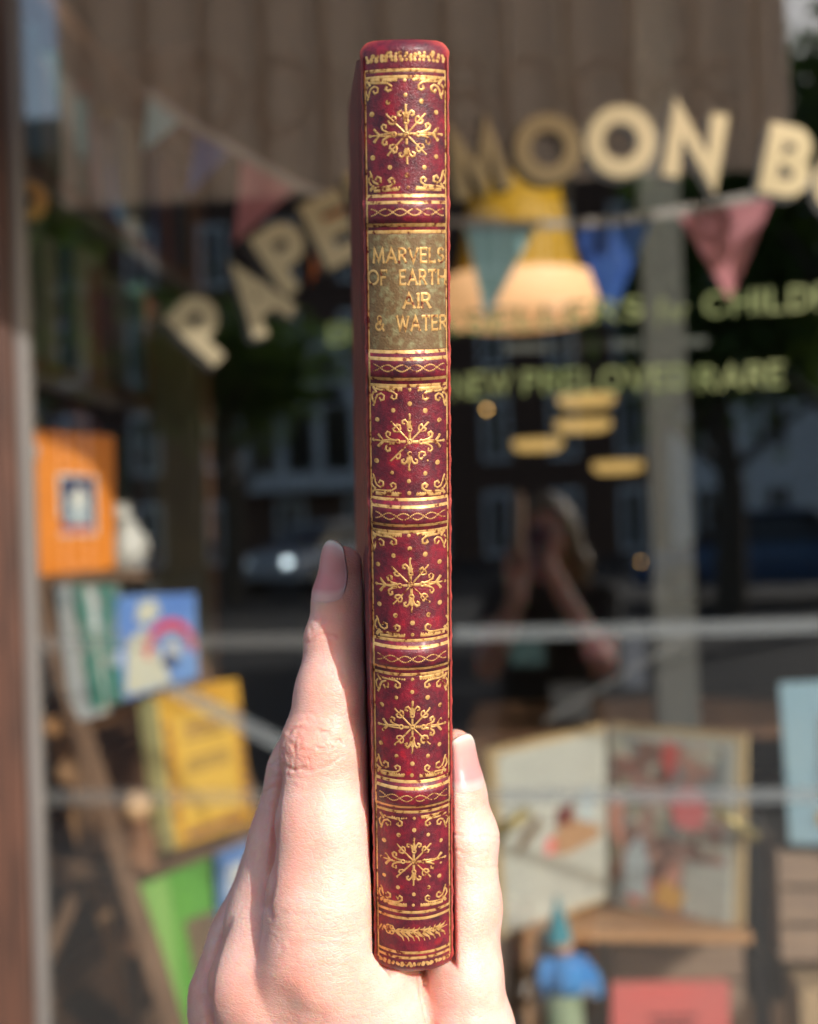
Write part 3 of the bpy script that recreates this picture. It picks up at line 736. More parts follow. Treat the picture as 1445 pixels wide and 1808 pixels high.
a_ = me.attributes.new('blush', 'FLOAT', 'POINT'); a_.data.foreach_set('value', np.concatenate([np.clip(blush, 0, .85), np.full(len(bv), .15)]).astype(np.float32))
body = bpy.data.objects.new('body', me); sc.collection.objects.link(body); body.parent = person
mk_nail(nailpart(IDX, -1, math.radians(42), 1.0, 13.2, .05, back=.3), person)
mk_nail(nailpart(THB, 1, math.radians(30), 1.02, 11.9, .05, back=-1.4, rnd=.42), person)
def sdfpart(name, fun, lo, hi, h, m, parent):
    v, f = netmesh(fun, lo, hi, h)
    mb = MB(); mb.v = [cs(*(p/1000.)) for p in v]; mb.f = f.tolist(); mb.mi = [0]*len(f)
    return mb.build(name, m, parent, smooth=True)
M['hair'] = mat('blond_hair', (.16, .10, .05), (.30, .21, .11), 14, .5, stretch=(6, 6, .5), bump=.004, bscale=40)
M['black_cloth'] = mat('black_cloth', (.012, .012, .014), (.02, .02, .022), 30, .85, bump=.002)
M['dark_leather'] = mat('dark_leather', (.02, .017, .015), rough=.4)
M['eyeball'] = mat('eyeball', (.75, .75, .72), rough=.2)
def hairsdf(P):
    q = (P-(HD+[0, -8, -12]))/np.array([92, 120, 106.]); d = (np.sqrt((q*q).sum(-1))-1)*95
    for s_ in (-1, 1):
        d = smin(d, capf(P, HD+[s_*62, -10, -8], HD+[s_*92, 95, 0], 32, 40, (1, 1, 1.2)), 30)
        d = smin(d, capf(P, HD+[s_*92, 95, 0], HD+[s_*112, 235, 20], 38, 26, (1, 1, .9)), 30)
    d = smin(d, capf(P, HD+[0, 20, -60], HD+[0, 230, -70], 70, 60, (1.4, 1, .7)), 30)
    face = capf(P, HD+[0, -20, 70], HD+[0, 120, 90], 52, 60, (1.0, 1, 1.4))
    d = -smin(-d, face, 10)
    return d+3*np.sin(P[..., 0]*.22+1.5*np.sin(P[..., 1]*.03))*np.cos(P[..., 2]*.16)
sdfpart('hair', hairsdf, (-140, -150, -420), (210, 300, -100), 6., M['hair'], person)
def dress(P):
    d = capf(P, px3(.045, .27, -.25), px3(.045, .62, -.25), 126, 116, (1.36, 1., .88)); d = smin(d, capf(P, SHL, SHR, 58, 58, None), 60)
    d = smin(d, capf(P, px3(.045, .62, -.25), px3(.045, 1.12, -.25), 124, 190, (1.3, 1., .9)), 40)
    d = smin(d, capf(P, SHL, SHL*.6+ELB*.4, 60, 60, None), 20); d = smin(d, capf(P, SHR, SHR*.6+ELR*.4, 60, 60, None), 20)
    return np.maximum(d, P[..., 1]-1130)+4*np.sin(P[..., 0]*.05)*np.clip((P[..., 1]-600)/400, 0, 1)
sdfpart('dress', dress, (-280, 100, -480), (380, 1150, -20), 11., M['black_cloth'], person)
for s_ in (-1, 1):
    hx_ = .045+s_*.095
    def shoe(P, hx_=hx_): return smin(capf(P, px3(hx_, 1.44, -.27), px3(hx_, 1.45, -.14), 40, 34, (1, .9, 1)), capf(P, px3(hx_, 1.38, -.26), px3(hx_, 1.44, -.26), 42, 42, None), 20)
    sdfpart('shoe', shoe, (hx_*1000-60, 1320, -330), (hx_*1000+60, 1500, -80), 6., M['dark_leather'], person)
for e_ in EYE:
    mb = MB(); c_ = cs(*(np.array(e_)/1000.)); mb.lathe(c_, [(.0115*math.sin(math.pi*k/8)+1e-5, -.0115*math.cos(math.pi*k/8)) for k in range(9)], 12); mb.build('eyeball', M['eyeball'], person, smooth=True)
M['phone'] = mat('phone_glass', (.04, .05, .14), rough=.12, coat=.5)
ph = thing('smartphone', 'dark slim smartphone held up in the right hand to take the picture', 'phone', cs(0, .05, -.008))
mb = MB()
def pc(x, y, z): return cs(x, y, z)
mb.hexa([pc(-.012, .135, -.0035), pc(.060, .135, -.0035), pc(.060, -.012, -.0035), pc(-.012, -.012, -.0035), pc(-.012, .135, -.0115), pc(.060, .135, -.0115), pc(.060, -.012, -.0115), pc(-.012, -.012, -.0115)])
mb.build('phone_body', M['phone'], ph, bevel=.002)
mb = MB(); mb.tube([pc(.026, 0, -.0034), pc(.026, 0, -.0016)], .007, 20); mb.tube([pc(0.0, .0, -.0034), pc(0.0, .0, -.0012)], .0065, 20); mb.build('camera_lens', M['phone'], ph, smooth=False)
#@@SHOPBEGIN
# ------------------------------------------------------------------ the bookshop: setting
def struct(name, mb, m, parent=None):
    o = mb.build(name, m, parent)
    if parent is None: o['kind'] = 'structure'
    return o
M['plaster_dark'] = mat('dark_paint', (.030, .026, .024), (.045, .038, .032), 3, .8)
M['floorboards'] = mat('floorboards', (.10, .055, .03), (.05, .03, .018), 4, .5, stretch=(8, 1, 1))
M['paving'] = mat('paving', (.12, .115, .10), (.10, .095, .085), 2.5, .85, bump=.004, bscale=40)
M['asphalt'] = mat('asphalt', (.032, .032, .034), (.025, .025, .026), 20, .9, bump=.003, bscale=120)
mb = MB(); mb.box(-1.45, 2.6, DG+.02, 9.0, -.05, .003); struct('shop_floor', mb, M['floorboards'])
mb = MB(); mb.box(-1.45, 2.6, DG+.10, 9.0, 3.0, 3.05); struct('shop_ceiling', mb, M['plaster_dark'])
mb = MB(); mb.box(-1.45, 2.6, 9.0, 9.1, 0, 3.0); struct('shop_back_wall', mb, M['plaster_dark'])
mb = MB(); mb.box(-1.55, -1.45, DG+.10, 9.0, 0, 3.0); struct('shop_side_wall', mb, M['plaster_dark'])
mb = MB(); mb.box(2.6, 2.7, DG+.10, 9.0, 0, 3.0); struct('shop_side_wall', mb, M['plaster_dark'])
mb = MB(); mb.box(-60, 60, -3.2, DG-.06, -.10, 0); struct('pavement', mb, M['paving'])
mb = MB(); mb.hexa([(-60, -34, -.5), (60, -34, -.5), (60, -34, .50), (-60, -34, .50), (-60, -3.2, -.5), (60, -3.2, -.5), (60, -3.2, -.12), (-60, -3.2, -.12)]); struct('road', mb, M['asphalt'])
mb = MB(); mb.box(-60, 60, -60, -34, -.5, .62); struct('far_pavement', mb, M['asphalt'])
mb = MB(); mb.quad((-900, -900, -.52), (900, -900, -.52), (900, 900, -.52), (-900, 900, -.52)); struct('ground', mb, M['asphalt'])
# ---- front
M['old_wood'] = mat('weathered_brown_timber', (.12, .050, .030), (.045, .022, .015), 14, .6, stretch=(9, 9, .5), bump=.002, bscale=30)
M['bead'] = mat('grey_aluminium_bead', (.24, .22, .21), (.18, .165, .155), 4, .5, metal=.2, stretch=(6, 6, .4))
M['fascia'] = mat('dark_painted_timber', (.03, .028, .026), rough=.5)
def glass():
    m = bpy.data.materials.new('window_glass'); m.use_nodes = True; t = m.node_tree; t.nodes.remove(t.nodes['Principled BSDF'])
    out = t.nodes['Material Output']; tr = nd(t, 'ShaderNodeBsdfTransparent'); tr.inputs[0].default_value = (.97, .98, .97, 1)
    g = nd(t, 'ShaderNodeBsdfGlossy'); g.inputs['Roughness'].default_value = 0.0
    mx = t.nodes.new('ShaderNodeMixShader'); mx.inputs[0].default_value = GREF
    t.links.new(tr.outputs[0], mx.inputs[1]); t.links.new(g.outputs[0], mx.inputs[2]); t.links.new(mx.outputs[0], out.inputs[0]); return m
GREF = .15
M['glass'] = glass()
def see_through(name, c, f):
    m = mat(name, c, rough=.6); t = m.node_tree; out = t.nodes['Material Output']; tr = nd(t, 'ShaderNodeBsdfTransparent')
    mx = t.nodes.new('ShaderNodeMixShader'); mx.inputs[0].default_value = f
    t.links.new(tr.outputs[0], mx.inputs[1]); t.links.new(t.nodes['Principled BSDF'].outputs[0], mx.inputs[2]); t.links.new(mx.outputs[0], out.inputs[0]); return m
M['bar_reflection'] = see_through('painted_reflection', (.36, .38, .41), .36)  # half-transparent grey, imitates bars reflected in the pane
M['faint_bar_reflection'] = see_through('painted_reflection_faint', (.34, .33, .33), .17)
M['letter'] = mat('cream_gold_leaf', (.42, .35, .21), (.52, .43, .27), 6, .30, metal=.5)
M['letter_small'] = mat('green_gold_leaf', (.10, .13, .04), (.18, .20, .08), 9, .4, metal=.2)
M['black'] = mat('black_paint', (.008, .008, .009), rough=.45)
front = thing('bookshop_front', 'dark bookshop front with lettered display window behind the crimson book', 'shopfront', (0, DG, 0))
xl = at(49, 1500, DG-.02).x; xg = at(92, 1500, DG-.02).x
mb = MB(); mb.box(xl-.30, xl, DG-.030, DG+.05, 0, 3.1); mb.build('timber_frame', M['old_wood'], front, bevel=.004)
mb = MB(); mb.box(xl+.001, xl+.0190, DG-.014, DG+.02, .25, 2.9); mb.build('glazing_bead', M['bead'], front, bevel=.003)
mb = MB(); mb.box(-6.0, xl-.301, DG-.05, DG+.09, 0, 5.5); mb.build('neighbour_wall', M['old_wood'], front)
mb = MB(); mb.box(2.7, 6.0, DG-.05, DG+.09, 0, 5.5); mb.build('side_wall', M['fascia'], front)
mb = MB(); mb.box(xl-.30, 2.7, DG-.05, DG+.09, 3.101, 5.5); mb.build('fascia', M['fascia'], front)
mb = MB(); mb.box(2.62, 2.70, DG-.07, DG+.05, 0, 3.1); mb.build('timber_frame', M['old_wood'], front)
mb = MB(); mb.box(xl+.001, 2.618, DG-.06, DG+.06, 0, .25); mb.build('stall_riser', M['fascia'], front)
pane = None
mb = MB(); mb.box(xl+.02, 2.618, DG, DG+.006, .251, 3.1); pane = mb.build('glass_pane', M['glass'], front)
pane['label'] = 'clear window pane with arched cream lettering and faint street reflections'
YL = DG-.0012
def arcpt(px): return None
# big arched letters: centre x, centre y, height, rotation (deg, ccw), width factor, letter
BIG = [('P', 362, 578, 94, -47, .90), ('A', 455, 526, 94, -37, .80), ('P', 508, 452, 94, -33, .95), ('E', 590, 403, 94, -26, .98), ('R', 668, 352, 94, -22, .95),
       ('M', 843, 284, 94, -14, .86), ('O', 968, 262, 94, -4, .98), ('O', 1097, 249, 96, -2, .98), ('N', 1228, 256, 96, 8, .98), ('B', 1392, 284, 94, 11, .95), ('O', 1500, 322, 94, 16, .98)]
def px2w(px, py, lift): p = at(px, py, DG-.001-lift); return p
for ch, cx_, cy_, h_, rot, wf in BIG:
    wid, strokes = GL[ch]; a = math.radians(rot if rot > 0 else rot); ca, sa = math.cos(a), math.sin(a)
    a = math.radians(-rot); ca, sa = math.cos(a), math.sin(a)
    def gm(u, v, lift, ox=0, oy=0):
        x = (u-wid/2)*h_*wf; y = (v-.5)*h_
        X = x*ca-y*sa*1.0; Y = x*sa+y*ca              # photo y is down
        return px2w(cx_+X+ox, cy_-Y+oy, lift)
    mb = MB()
    sg = 1
    for k, pts in enumerate(strokes): ribbon(mb, pts, .33, lambda u, v, l: gm(u, v, l), .0012+.00002*k, .0002)
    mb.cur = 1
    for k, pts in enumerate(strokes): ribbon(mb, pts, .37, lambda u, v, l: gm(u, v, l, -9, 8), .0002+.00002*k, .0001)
    mb.build('window_letter', [M['letter'], M['black']], pane)
def line_text(txt, x0, y0, x1, y1, h_, bold, m, gap=.34, sp=.7):
    tot = sum((GL[c][0] if c != ' ' else sp) for c in txt)+gap*(len(txt)-1); L_ = x1-x0; x = 0
    for c in txt:
        if c == ' ': x += sp+gap; continue
        mb = MB()
        for k, pts in enumerate(GL[c][1]):
            ribbon(mb, pts, bold, lambda u, v, l: px2w(x0+(x+u)/tot*L_, y0+(y1-y0)*(x+u)/tot-v*h_, l), .0008+.00002*k, .0001)
        mb.build('small_window_letter', m, pane); x += GL[c][0]+gap
line_text('BOOKSELLERS', 584, 606, 1132, 560, 34, .18, M['letter_small'])
line_text('for', 1160, 566, 1214, 562, 38, .12, M['letter_small'])
line_text('CHILDREN', 1246, 556, 1560, 535, 37, .18, M['letter_small'])
line_text('NEW', 800, 702, 900, 693, 37, .18, M['letter_small'])
line_text('PRELOVED', 926, 694, 1214, 684, 37, .18, M['letter_small'])
line_text('RARE', 1236, 688, 1382, 678, 37, .18, M['letter_small'])
def strip(p0, p1, wd, m, nm='painted_reflection'):  # bar added behind the pane in place of a reflection
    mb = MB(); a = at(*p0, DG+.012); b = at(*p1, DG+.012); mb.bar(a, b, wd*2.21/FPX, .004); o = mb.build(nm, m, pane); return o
strip((60, 1137), (560, 1130), 27, M['faint_bar_reflection']); strip((800, 1120), (1500, 1103), 25, M['bar_reflection'])
strip((70, 1408), (880, 1406), 30, M['faint_bar_reflection']); strip((880, 1406), (1500, 1404), 26, M['bar_reflection'])
strip((300, 1212), (505, 1318), 30, M['bar_reflection']); strip((960, 1275), (1240, 1110), 8, M['faint_bar_reflection'])
# ---- awning over the window: seen as a reflection
M['awning'] = mat('brown_awning_cloth', (.60, .53, .48), (.70, .62, .56), 3, .9, trans=.65)
M['awning_seam'] = mat('dark_awning_seam', (.85, .80, .75), (.92, .87, .82), 3, .9, trans=.92); M['awning_letter'] = mat('awning_letter_paint', (.92, .88, .84), rough=.9, trans=.95)
aw = thing('shop_awning', 'brown striped canvas awning with dark letters over the window', 'awning', (0, DG, 2.9))
AP = .55; zb = 2.16; zt = 2.66
x0a = mir(104, 250, DG-AP).x; x1a = mir(1398, 250, DG-AP).x
mb = MB(); nseg = 60; rows = []
for s_ in (0, 1):
    pass
prof = [(0, 2.92), (-AP, zt), (-AP-.004, zt-.02), (-AP, zb+.02), (-AP+.001, zb)]
rows = [[(x0a+(x1a-x0a)*j/nseg, DG-.07+y if y == 0 else DG+y+.004*math.sin(j*1.3), z) for j in range(nseg+1)] for y, z in prof]
mb.grid(rows); mb.grid([[(p[0], p[1]-.003, p[2]+.003) for p in r] for r in rows]); mb.build('canvas', M['awning'], aw)
for k in range(12):
    xx = x0a+(x1a-x0a)*(k+.5)/12
    mb = MB(); mb.bar((xx, DG-.08, 2.84), (xx, DG-AP+.01, zt-.02), .015, .004, Vector((0, 0, 1))); mb.bar((xx, DG-AP+.012, zt-.02), (xx, DG-AP+.012, zb), .015, .002, Vector((0, 1, 0))); mb.build('seam_band', M['awning_seam'], aw)
def aw_text(txt, px0, px1, py, h_):
    x = 0; tot = sum((GL[c][0] if c != ' ' else .8) for c in txt)+.3*(len(txt)-1)
    for c in txt:
        if c == ' ': x += 1.1; continue
        mb = MB()
        for k, pts in enumerate(GL[c][1]):
            ribbon(mb, pts, .2, lambda u, v, l: mir(px0+(x+u)/tot*(px1-px0), py-v*h_-(px1-px0)*0*.03, DG-AP+.016+l), .0002*k, .0005)
        mb.build('awning_letter', M['awning_letter'], aw); x += GL[c][0]+.3
aw_text('MOON BOOKS', 190, 1300, 232, 128)
# ------------------------------------------------------------------ helpers for display things
def pquad(TL, TR, BR, BL, Yl, Yr, Ybl=None, Ybr=None):
    return [at(*BL, Ybl or Yl), at(*BR, Ybr or Yr), at(*TR, Yr), at(*TL, Yl)]
def slab(mb, q, th, off=0.):
    n = (q[1]-q[0]).cross(q[3]-q[0]).normalized()
    if n.y > 0: n = -n                       # towards the viewer
    mb.hexa([p+n*off for p in q]+[p-n*(th-off*0) for p in q]); return n
def lerpq(q, u0, v0, u1, v1):
    f = lambda u, v: q[0]*(1-u)*(1-v)+q[1]*u*(1-v)+q[2]*u*v+q[3]*(1-u)*v
    return [f(u0, v0), f(u1, v0), f(u1, v1), f(u0, v1)]
def patch(q, u0, v0, u1, v1, m, parent, name, off=.0012):
    mb = MB(); slab(mb, lerpq(q, u0, v0, u1, v1), .0008, off); return mb.build(name, m, parent)
def patch_poly(q, uv, m, parent, name, off=.0012, th=.001):
    n = (q[1]-q[0]).cross(q[3]-q[0]).normalized(); n = -n if n.y > 0 else n
    f = lambda u, v: q[0]*(1-u)*(1-v)+q[1]*u*(1-v)+q[2]*u*v+q[3]*(1-u)*v
    a = [f(u, v)+n*(off+th) for u, v in uv]; b = [f(u, v)+n*off for u, v in uv]
    mb = MB(); mb.poly(a); mb.poly(b[::-1]); k = len(a)
    for i in range(k): mb.quad(b[i], b[(i+1) % k], a[(i+1) % k], a[i])
    return mb.build(name, m, parent)
def qbook(name, label, cat, q, th, mcov, spine_m=None, group=None):
    c = sum(q, Vector((0, 0, 0)))/4; t = thing(name, label, cat, (q[0]+q[1])/2, group)
    n = (q[1]-q[0]).cross(q[3]-q[0]).normalized(); n = -n if n.y > 0 else n
    mb = MB(); mb.hexa([p for p in q]+[p-n*.003 for p in q]); mb.build('front_cover', mcov, t)
    q2 = [p-n*(th-.003) for p in q]; mb = MB(); mb.hexa(q2+[p-n*.003 for p in q2]); mb.build('back_cover', mcov, t)
    qq = lerpq(q, .01, .015, .98, .985); mb = MB(); mb.hexa([p-n*.0032 for p in qq]+[p-n*(th-.0032) for p in qq]); mb.build('page_block', M['pages'], t)
    q3 = lerpq(q, -.012, 0, .008, 1); mb = MB(); mb.hexa([p-n*.0005 for p in q3]+[p-n*(th-.0005) for p in q3]); mb.build('spine', spine_m or mcov, t)
    return t
def col(name, c, rough=.5, **k):
    M[name] = mat(name, c, rough=rough, **k); return M[name]
col('orange_cloth', (.86, .27, .025), c2=(.78, .23, .02), scale=8); col('picture_navy', (.03, .04, .12)); col('picture_grey', (.45, .52, .56)); col('picture_white', (.78, .76, .70))
col('picture_red', (.62, .10, .08)); col('teal_cover', (.07, .26, .21), c2=(.35, .36, .34), scale=28, lo=.50, hi=.62); col('white_cover', (.62, .66, .70), c2=(.72, .73, .74), scale=6)
col('sky_blue_cover', (.14, .28, .72), c2=(.22, .40, .80), scale=10); col('poppy_red', (.80, .06, .10)); col('cream_paper', (.72, .70, .55), c2=(.66, .68, .62), scale=12)
col('mustard_cover', (.78, .44, .06), c2=(.70, .36, .04), scale=14, lo=.4, hi=.6); col('pale_spine', (.62, .56, .26)); col('purple_ink', (.20, .09, .12)); col('leaf_green', (.12, .37, .05), c2=(.15, .43, .06), scale=9)
col('pale_green', (.27, .50, .13)); col('royal_blue', (.08, .20, .52), c2=(.18, .30, .60), scale=20); col('brown_photo', (.16, .10, .06), c2=(.24, .17, .11), scale=30)
col('pine', (.58, .33, .17), c2=(.42, .22, .11), scale=6, stretch=(1, 1, 9), rough=.6); col('dull_oak', (.24, .14, .085), c2=(.17, .095, .055), scale=14, stretch=(3, 3, .5), rough=.65)
col('warm_wood', (.52, .27, .12), c2=(.42, .21, .09), scale=10, stretch=(.5, 3, 3)); col('ceramic', (.62, .60, .56), c2=(.30, .28, .27), scale=26, rough=.3, lo=.5, hi=.7)
# ---- left display: ladder stand
lad = thing('ladder_stand', 'brown folding wooden ladder used as a book stand in the window', 'ladder', at(200, 1800, 2.6))
YN = 2.42
def lbar(p0, Y0, p1, Y1, wd, th, m, nm):
    mb = MB(); mb.bar(at(*p0, Y0), at(*p1, Y1), wd*Y0/FPX, th); return mb.build(nm, m, lad, bevel=.002)
lbar((62, 1025), 2.42, (335, 1900), 2.30, 34, .02, M['dull_oak'], 'front_rail')
lbar((330, 1120), 2.78, (470, 1480), 2.70, 26, .02, M['dull_oak'], 'front_rail')
lbar((55, 1130), 2.60, (128, 1380), 2.64, 24, .02, M['pine'], 'rear_rail'); lbar((100, 1300), 2.60, (262, 1900), 2.70, 28, .02, M['pine'], 'rear_rail')
lbar((152, 1340), 2.50, (152, 1560), 2.50, 24, .02, M['dull_oak'], 'brace'); lbar((158, 1530), 2.50, (70, 1720), 2.50, 24, .02, M['dull_oak'], 'brace')
lbar((150, 1545), 2.52, (240, 1540), 2.50, 40, .02, M['dull_oak'], 'brace'); lbar((180, 1590), 2.56, (262, 1900), 2.60, 22, .02, M['pine'], 'brace')
lbar((236, 1690), 2.54, (242, 1900), 2.54, 26, .02, M['dull_oak'], 'brace')
def step(pa, Ya, pb, dep, th, m, nm='step'):
    a = at(*pa, Ya); b = at_z(*pb, a.z); d = (b-a).normalized(); s_ = Vector((0, 0, 1)).cross(d)*dep
    if s_.y < 0: s_ = -s_
    z = Vector((0, 0, -th)); mb = MB(); mb.hexa([a+z, b+z, b, a, a+z+s_, b+z+s_, b+s_, a+s_]); mb.build(nm, m, lad, bevel=.002); return a, b
step((40, 1019), 2.40, (262, 1008), .14, .014, M['dull_oak'])
sa, sb = step((120, 1268), 2.40, (356, 1205), .14, .03, M['warm_wood'])
sa, sb = step((232, 1530), 2.38, (452, 1455), .14, .03, M['dull_oak'])
# books
q = pquad((46, 757), (201, 770), (203, 1004), (57, 1018), 2.40, 2.52)
t = qbook('picture_book', 'bright orange book with small framed picture on its cover, upper left', 'book', q, .022, M['orange_cloth'])
patch(q, .33, .265, .78, .70, M['picture_white'], t, 'picture_border'); patch(q, .36, .285, .75, .68, M['picture_navy'], t, 'picture', .0024)
patch(q, .43, .34, .68, .56, M['picture_grey'], t, 'picture_figure', .0036); patch(q, .36, .285, .72, .33, M['picture_red'], t, 'picture_band', .0038)
patch_poly(q, [(.45, .5), (.55, .62), (.62, .58), (.6, .45)], M['picture_white'], t, 'picture_figure', .005)
patch_poly(q, [(.02, .74), (.10, .80), (.12, .88), (.03, .92)], M['picture_grey'], t, 'cover_stain', .0012)
q = pquad((99, 1034), (146, 1034), (180, 1262), (126, 1278), 2.38, 2.36)
t = qbook('white_book', 'tall white book beside the teal one on the ladder', 'book', q, .02, M['white_cover']); patch(q, .55, .3, .8, .9, M['cream_paper'], t, 'title_strip'); patch(q, .1, .85, .4, .95, M['picture_grey'], t, 'emblem')
q = pquad((146, 1032), (211, 1032), (236, 1232), (180, 1250), 2.36, 2.50)
t = qbook('teal_book', 'teal patterned book between the white and the blue picture book', 'book', q, .018, M['teal_cover']); patch(q, .05, .62, .28, .95, M['white_cover'], t, 'cover_motif'); patch(q, .5, .3, .8, .42, M['white_cover'], t, 'cover_motif')
q = pquad((216, 1052), (345, 1047), (350, 1196), (222, 1236), 2.46, 2.66)
t = qbook('picture_book', 'sky blue picture book with a red arc on its cover', 'book', q, .012, M['sky_blue_cover'])
arcp = arc(.60, .35, .36, .38, 175, 0, 14); n_ = len(arcp)
inner = [(x*.78+.13, y*.80+.04) for x, y in arcp]
patch_poly(q, [(0, .05), (.03, .55), (.25, .68), (.45, .38), (.55, .18), (.6, .02)], M['cream_paper'], t, 'cover_cloud', .0012)
patch_poly(q, [(.15, .75), (.2, .93), (.42, .95), (.48, .8), (.3, .7)], M['cream_paper'], t, 'cover_cloud', .0012)
for i in range(n_-1): patch_poly(q, [arcp[i], arcp[i+1], inner[i+1], inner[i]], M['poppy_red'], t, 'cover_arc', .0024)
patch_poly(q, [(.5, .3), (.62, .6), (.75, .3)], M['white_cover'], t, 'cover_sail', .003); patch_poly(q, [(.45, .27), (.62, .2), (.72, .28), (.55, .36)], M['picture_navy'], t, 'cover_boat', .0042)
q = pquad((278, 1232), (420, 1198), (446, 1452), (312, 1500), 2.38, 2.58)
t = qbook('mustard_book', 'mustard yellow book with dark ornamental border and pale spine', 'book', q, .028, M['mustard_cover'], M['pale_spine'])
mb = MB(); n = (q[1]-q[0]).cross(q[3]-q[0]).normalized(); n = -n if n.y > 0 else n
sq = [at(276, 1508, 2.40), q[0], q[3], at(243, 1244, 2.40)]; mb.hexa(sq+[p+Vector((0, .03, 0)) for p in sq]); mb.build('spine_panel', M['pale_spine'], t)
col('mustard_light', (.84, .52, .10)); patch(q, .14, .12, .86, .86, M['mustard_light'], t, 'cover_panel')
rr = random.Random(5)
for v in (.72, .76, .67, .50, .54, .46):
    w_ = rr.uniform(.12, .3); patch(q, .5-w_, v, .5+w_, v+.016, M['purple_ink'] if v > .7 else M['brown_photo'], t, 'printed_line', .0024)
for k in range(9):
    u = .12+.085*k; patch_poly(q, [(u, .05), (u+.05, .035), (u+.07, .075), (u+.02, .10)], M['purple_ink'], t, 'printed_ornament', .0024)
for k in range(8):
    v = .18+.085*k; patch_poly(q, [(.03, v), (.08, v+.01), (.07, v+.05), (.03, v+.04)], M['purple_ink'], t, 'printed_ornament', .0024); patch_poly(q, [(.92, v), (.97, v+.01), (.96, v+.05), (.92, v+.04)], M['purple_ink'], t, 'printed_ornament', .0024)
q = pquad((262, 1560), (384, 1512), (418, 1850), (330, 1880), 2.34, 2.56)
t = qbook('green_book', 'bright green book below the mustard book with a brown picture', 'book', q, .02, M['leaf_green'], M['pale_green'])
patch(q, -.01, 0, .24, 1, M['pale_green'], t, 'spine_panel', .0012); patch(q, .34, .02, 1.0, .74, M['brown_photo'], t, 'picture', .014)
q = pquad((392, 1508), (470, 1478), (480, 1640), (398, 1690), 2.5, 2.62)
t = qbook('blue_book', 'blue book standing beside the green one at the hand', 'book', q, .015, M['royal_blue']); patch(q, .1, .55, .5, .85, M['white_cover'], t, 'cover_panel')
# figurine next to the orange book
fg = thing('china_figurine', 'white china animal figurine next to the orange book', 'figurine', at(228, 1006, 2.62))
s_ = 2.62/FPX; c_ = at(228, 1006, 2.62)
mb = MB(); mb.lathe(c_, [(.001, 0), (30*s_, 0), (33*s_, 30*s_), (27*s_, 62*s_), (17*s_, 88*s_), (.001, 92*s_)], 18); mb.build('figurine_body', M['ceramic'], fg, smooth=True)
mb = MB(); mb.lathe(c_+Vector((-6*s_, -.01, 80*s_)), [(.001, 0), (15*s_, 5*s_), (19*s_, 20*s_), (13*s_, 36*s_), (.001, 41*s_)], 16); mb.build('figurine_head', M['ceramic'], fg, smooth=True)
for k in (-1, 1):
    mb = MB(); mb.tube([c_+Vector((-6*s_+k*9*s_, -.01, 108*s_)), c_+Vector((-6*s_+k*12*s_, -.01, 126*s_))], [6*s_, 2*s_], 8); mb.build('figurine_ear', M['ceramic'], fg, smooth=True)
mb = MB(); mb.tube([c_+Vector((20*s_, 0, 20*s_)), c_+Vector((34*s_, 0, 40*s_)), c_+Vector((30*s_, 0, 66*s_))], [7*s_, 6*s_, 3*s_], 8); mb.build('figurine_tail', M['ceramic'], fg, smooth=True)
# peg doll
M['beech'] = mat('pale_beech', (.72, .45, .25), rough=.5); M['doll_brown'] = mat('brown_felt', (.20, .09, .045), (.30, .15, .08), 60, .9)
pd = thing('peg_doll', 'wooden peg doll with pale round head on the ladder step', 'doll', at(250, 1535, 2.36)); c_ = at(250, 1535, 2.36); s_ = 2.36/FPX
mb = MB(); mb.lathe(c_, [(.001, 0), (31*s_, 0), (29*s_, 20*s_), (22*s_, 60*s_), (16*s_, 84*s_), (10*s_, 90*s_), (.001, 90*s_)], 18); mb.build('doll_body', M['doll_brown'], pd, smooth=True)
mb = MB(); mb.lathe(c_+Vector((-5*s_, 0, 86*s_)), [(.0005+27*s_*math.sin(math.pi*k/10), 27*s_*(1-math.cos(math.pi*k/10))) for k in range(11)], 18); mb.build('doll_head', M['beech'], pd, smooth=True)
for k in (-1, 1):
    mb = MB(); mb.tube([c_+Vector((k*14*s_, 0, 76*s_)), c_+Vector((k*30*s_, -.004, 40*s_)), c_+Vector((k*26*s_, -.008, 20*s_))], [6*s_, 5.5*s_, 4*s_], 8); mb.build('doll_arm', M['doll_brown'], pd, smooth=True)
# hanging wooden ring
mb = MB(); c_ = at(49, 355, 2.33); s_ = 2.33/FPX
ring = [(c_+Vector((24*s_*math.cos(a*math.pi/12), 0, 24*s_*math.sin(a*math.pi/12)))) for a in range(25)]
M['ring'] = mat('varnished_wood_ring', (.85, .48, .16), (.75, .38, .12), 30, .4)
hr = thing('wooden_ring', 'varnished wooden curtain ring hanging beside the window frame', 'ring', c_)
mb.tube(ring, 14*s_, 12); mb.build('ring', M['ring'], hr, smooth=True); mb = MB(); mb.tube([c_+Vector((0, 0, 36*s_)), c_+Vector((0, 0, .9))], .003, 6); mb.build('cord', M['dull_oak'], hr)
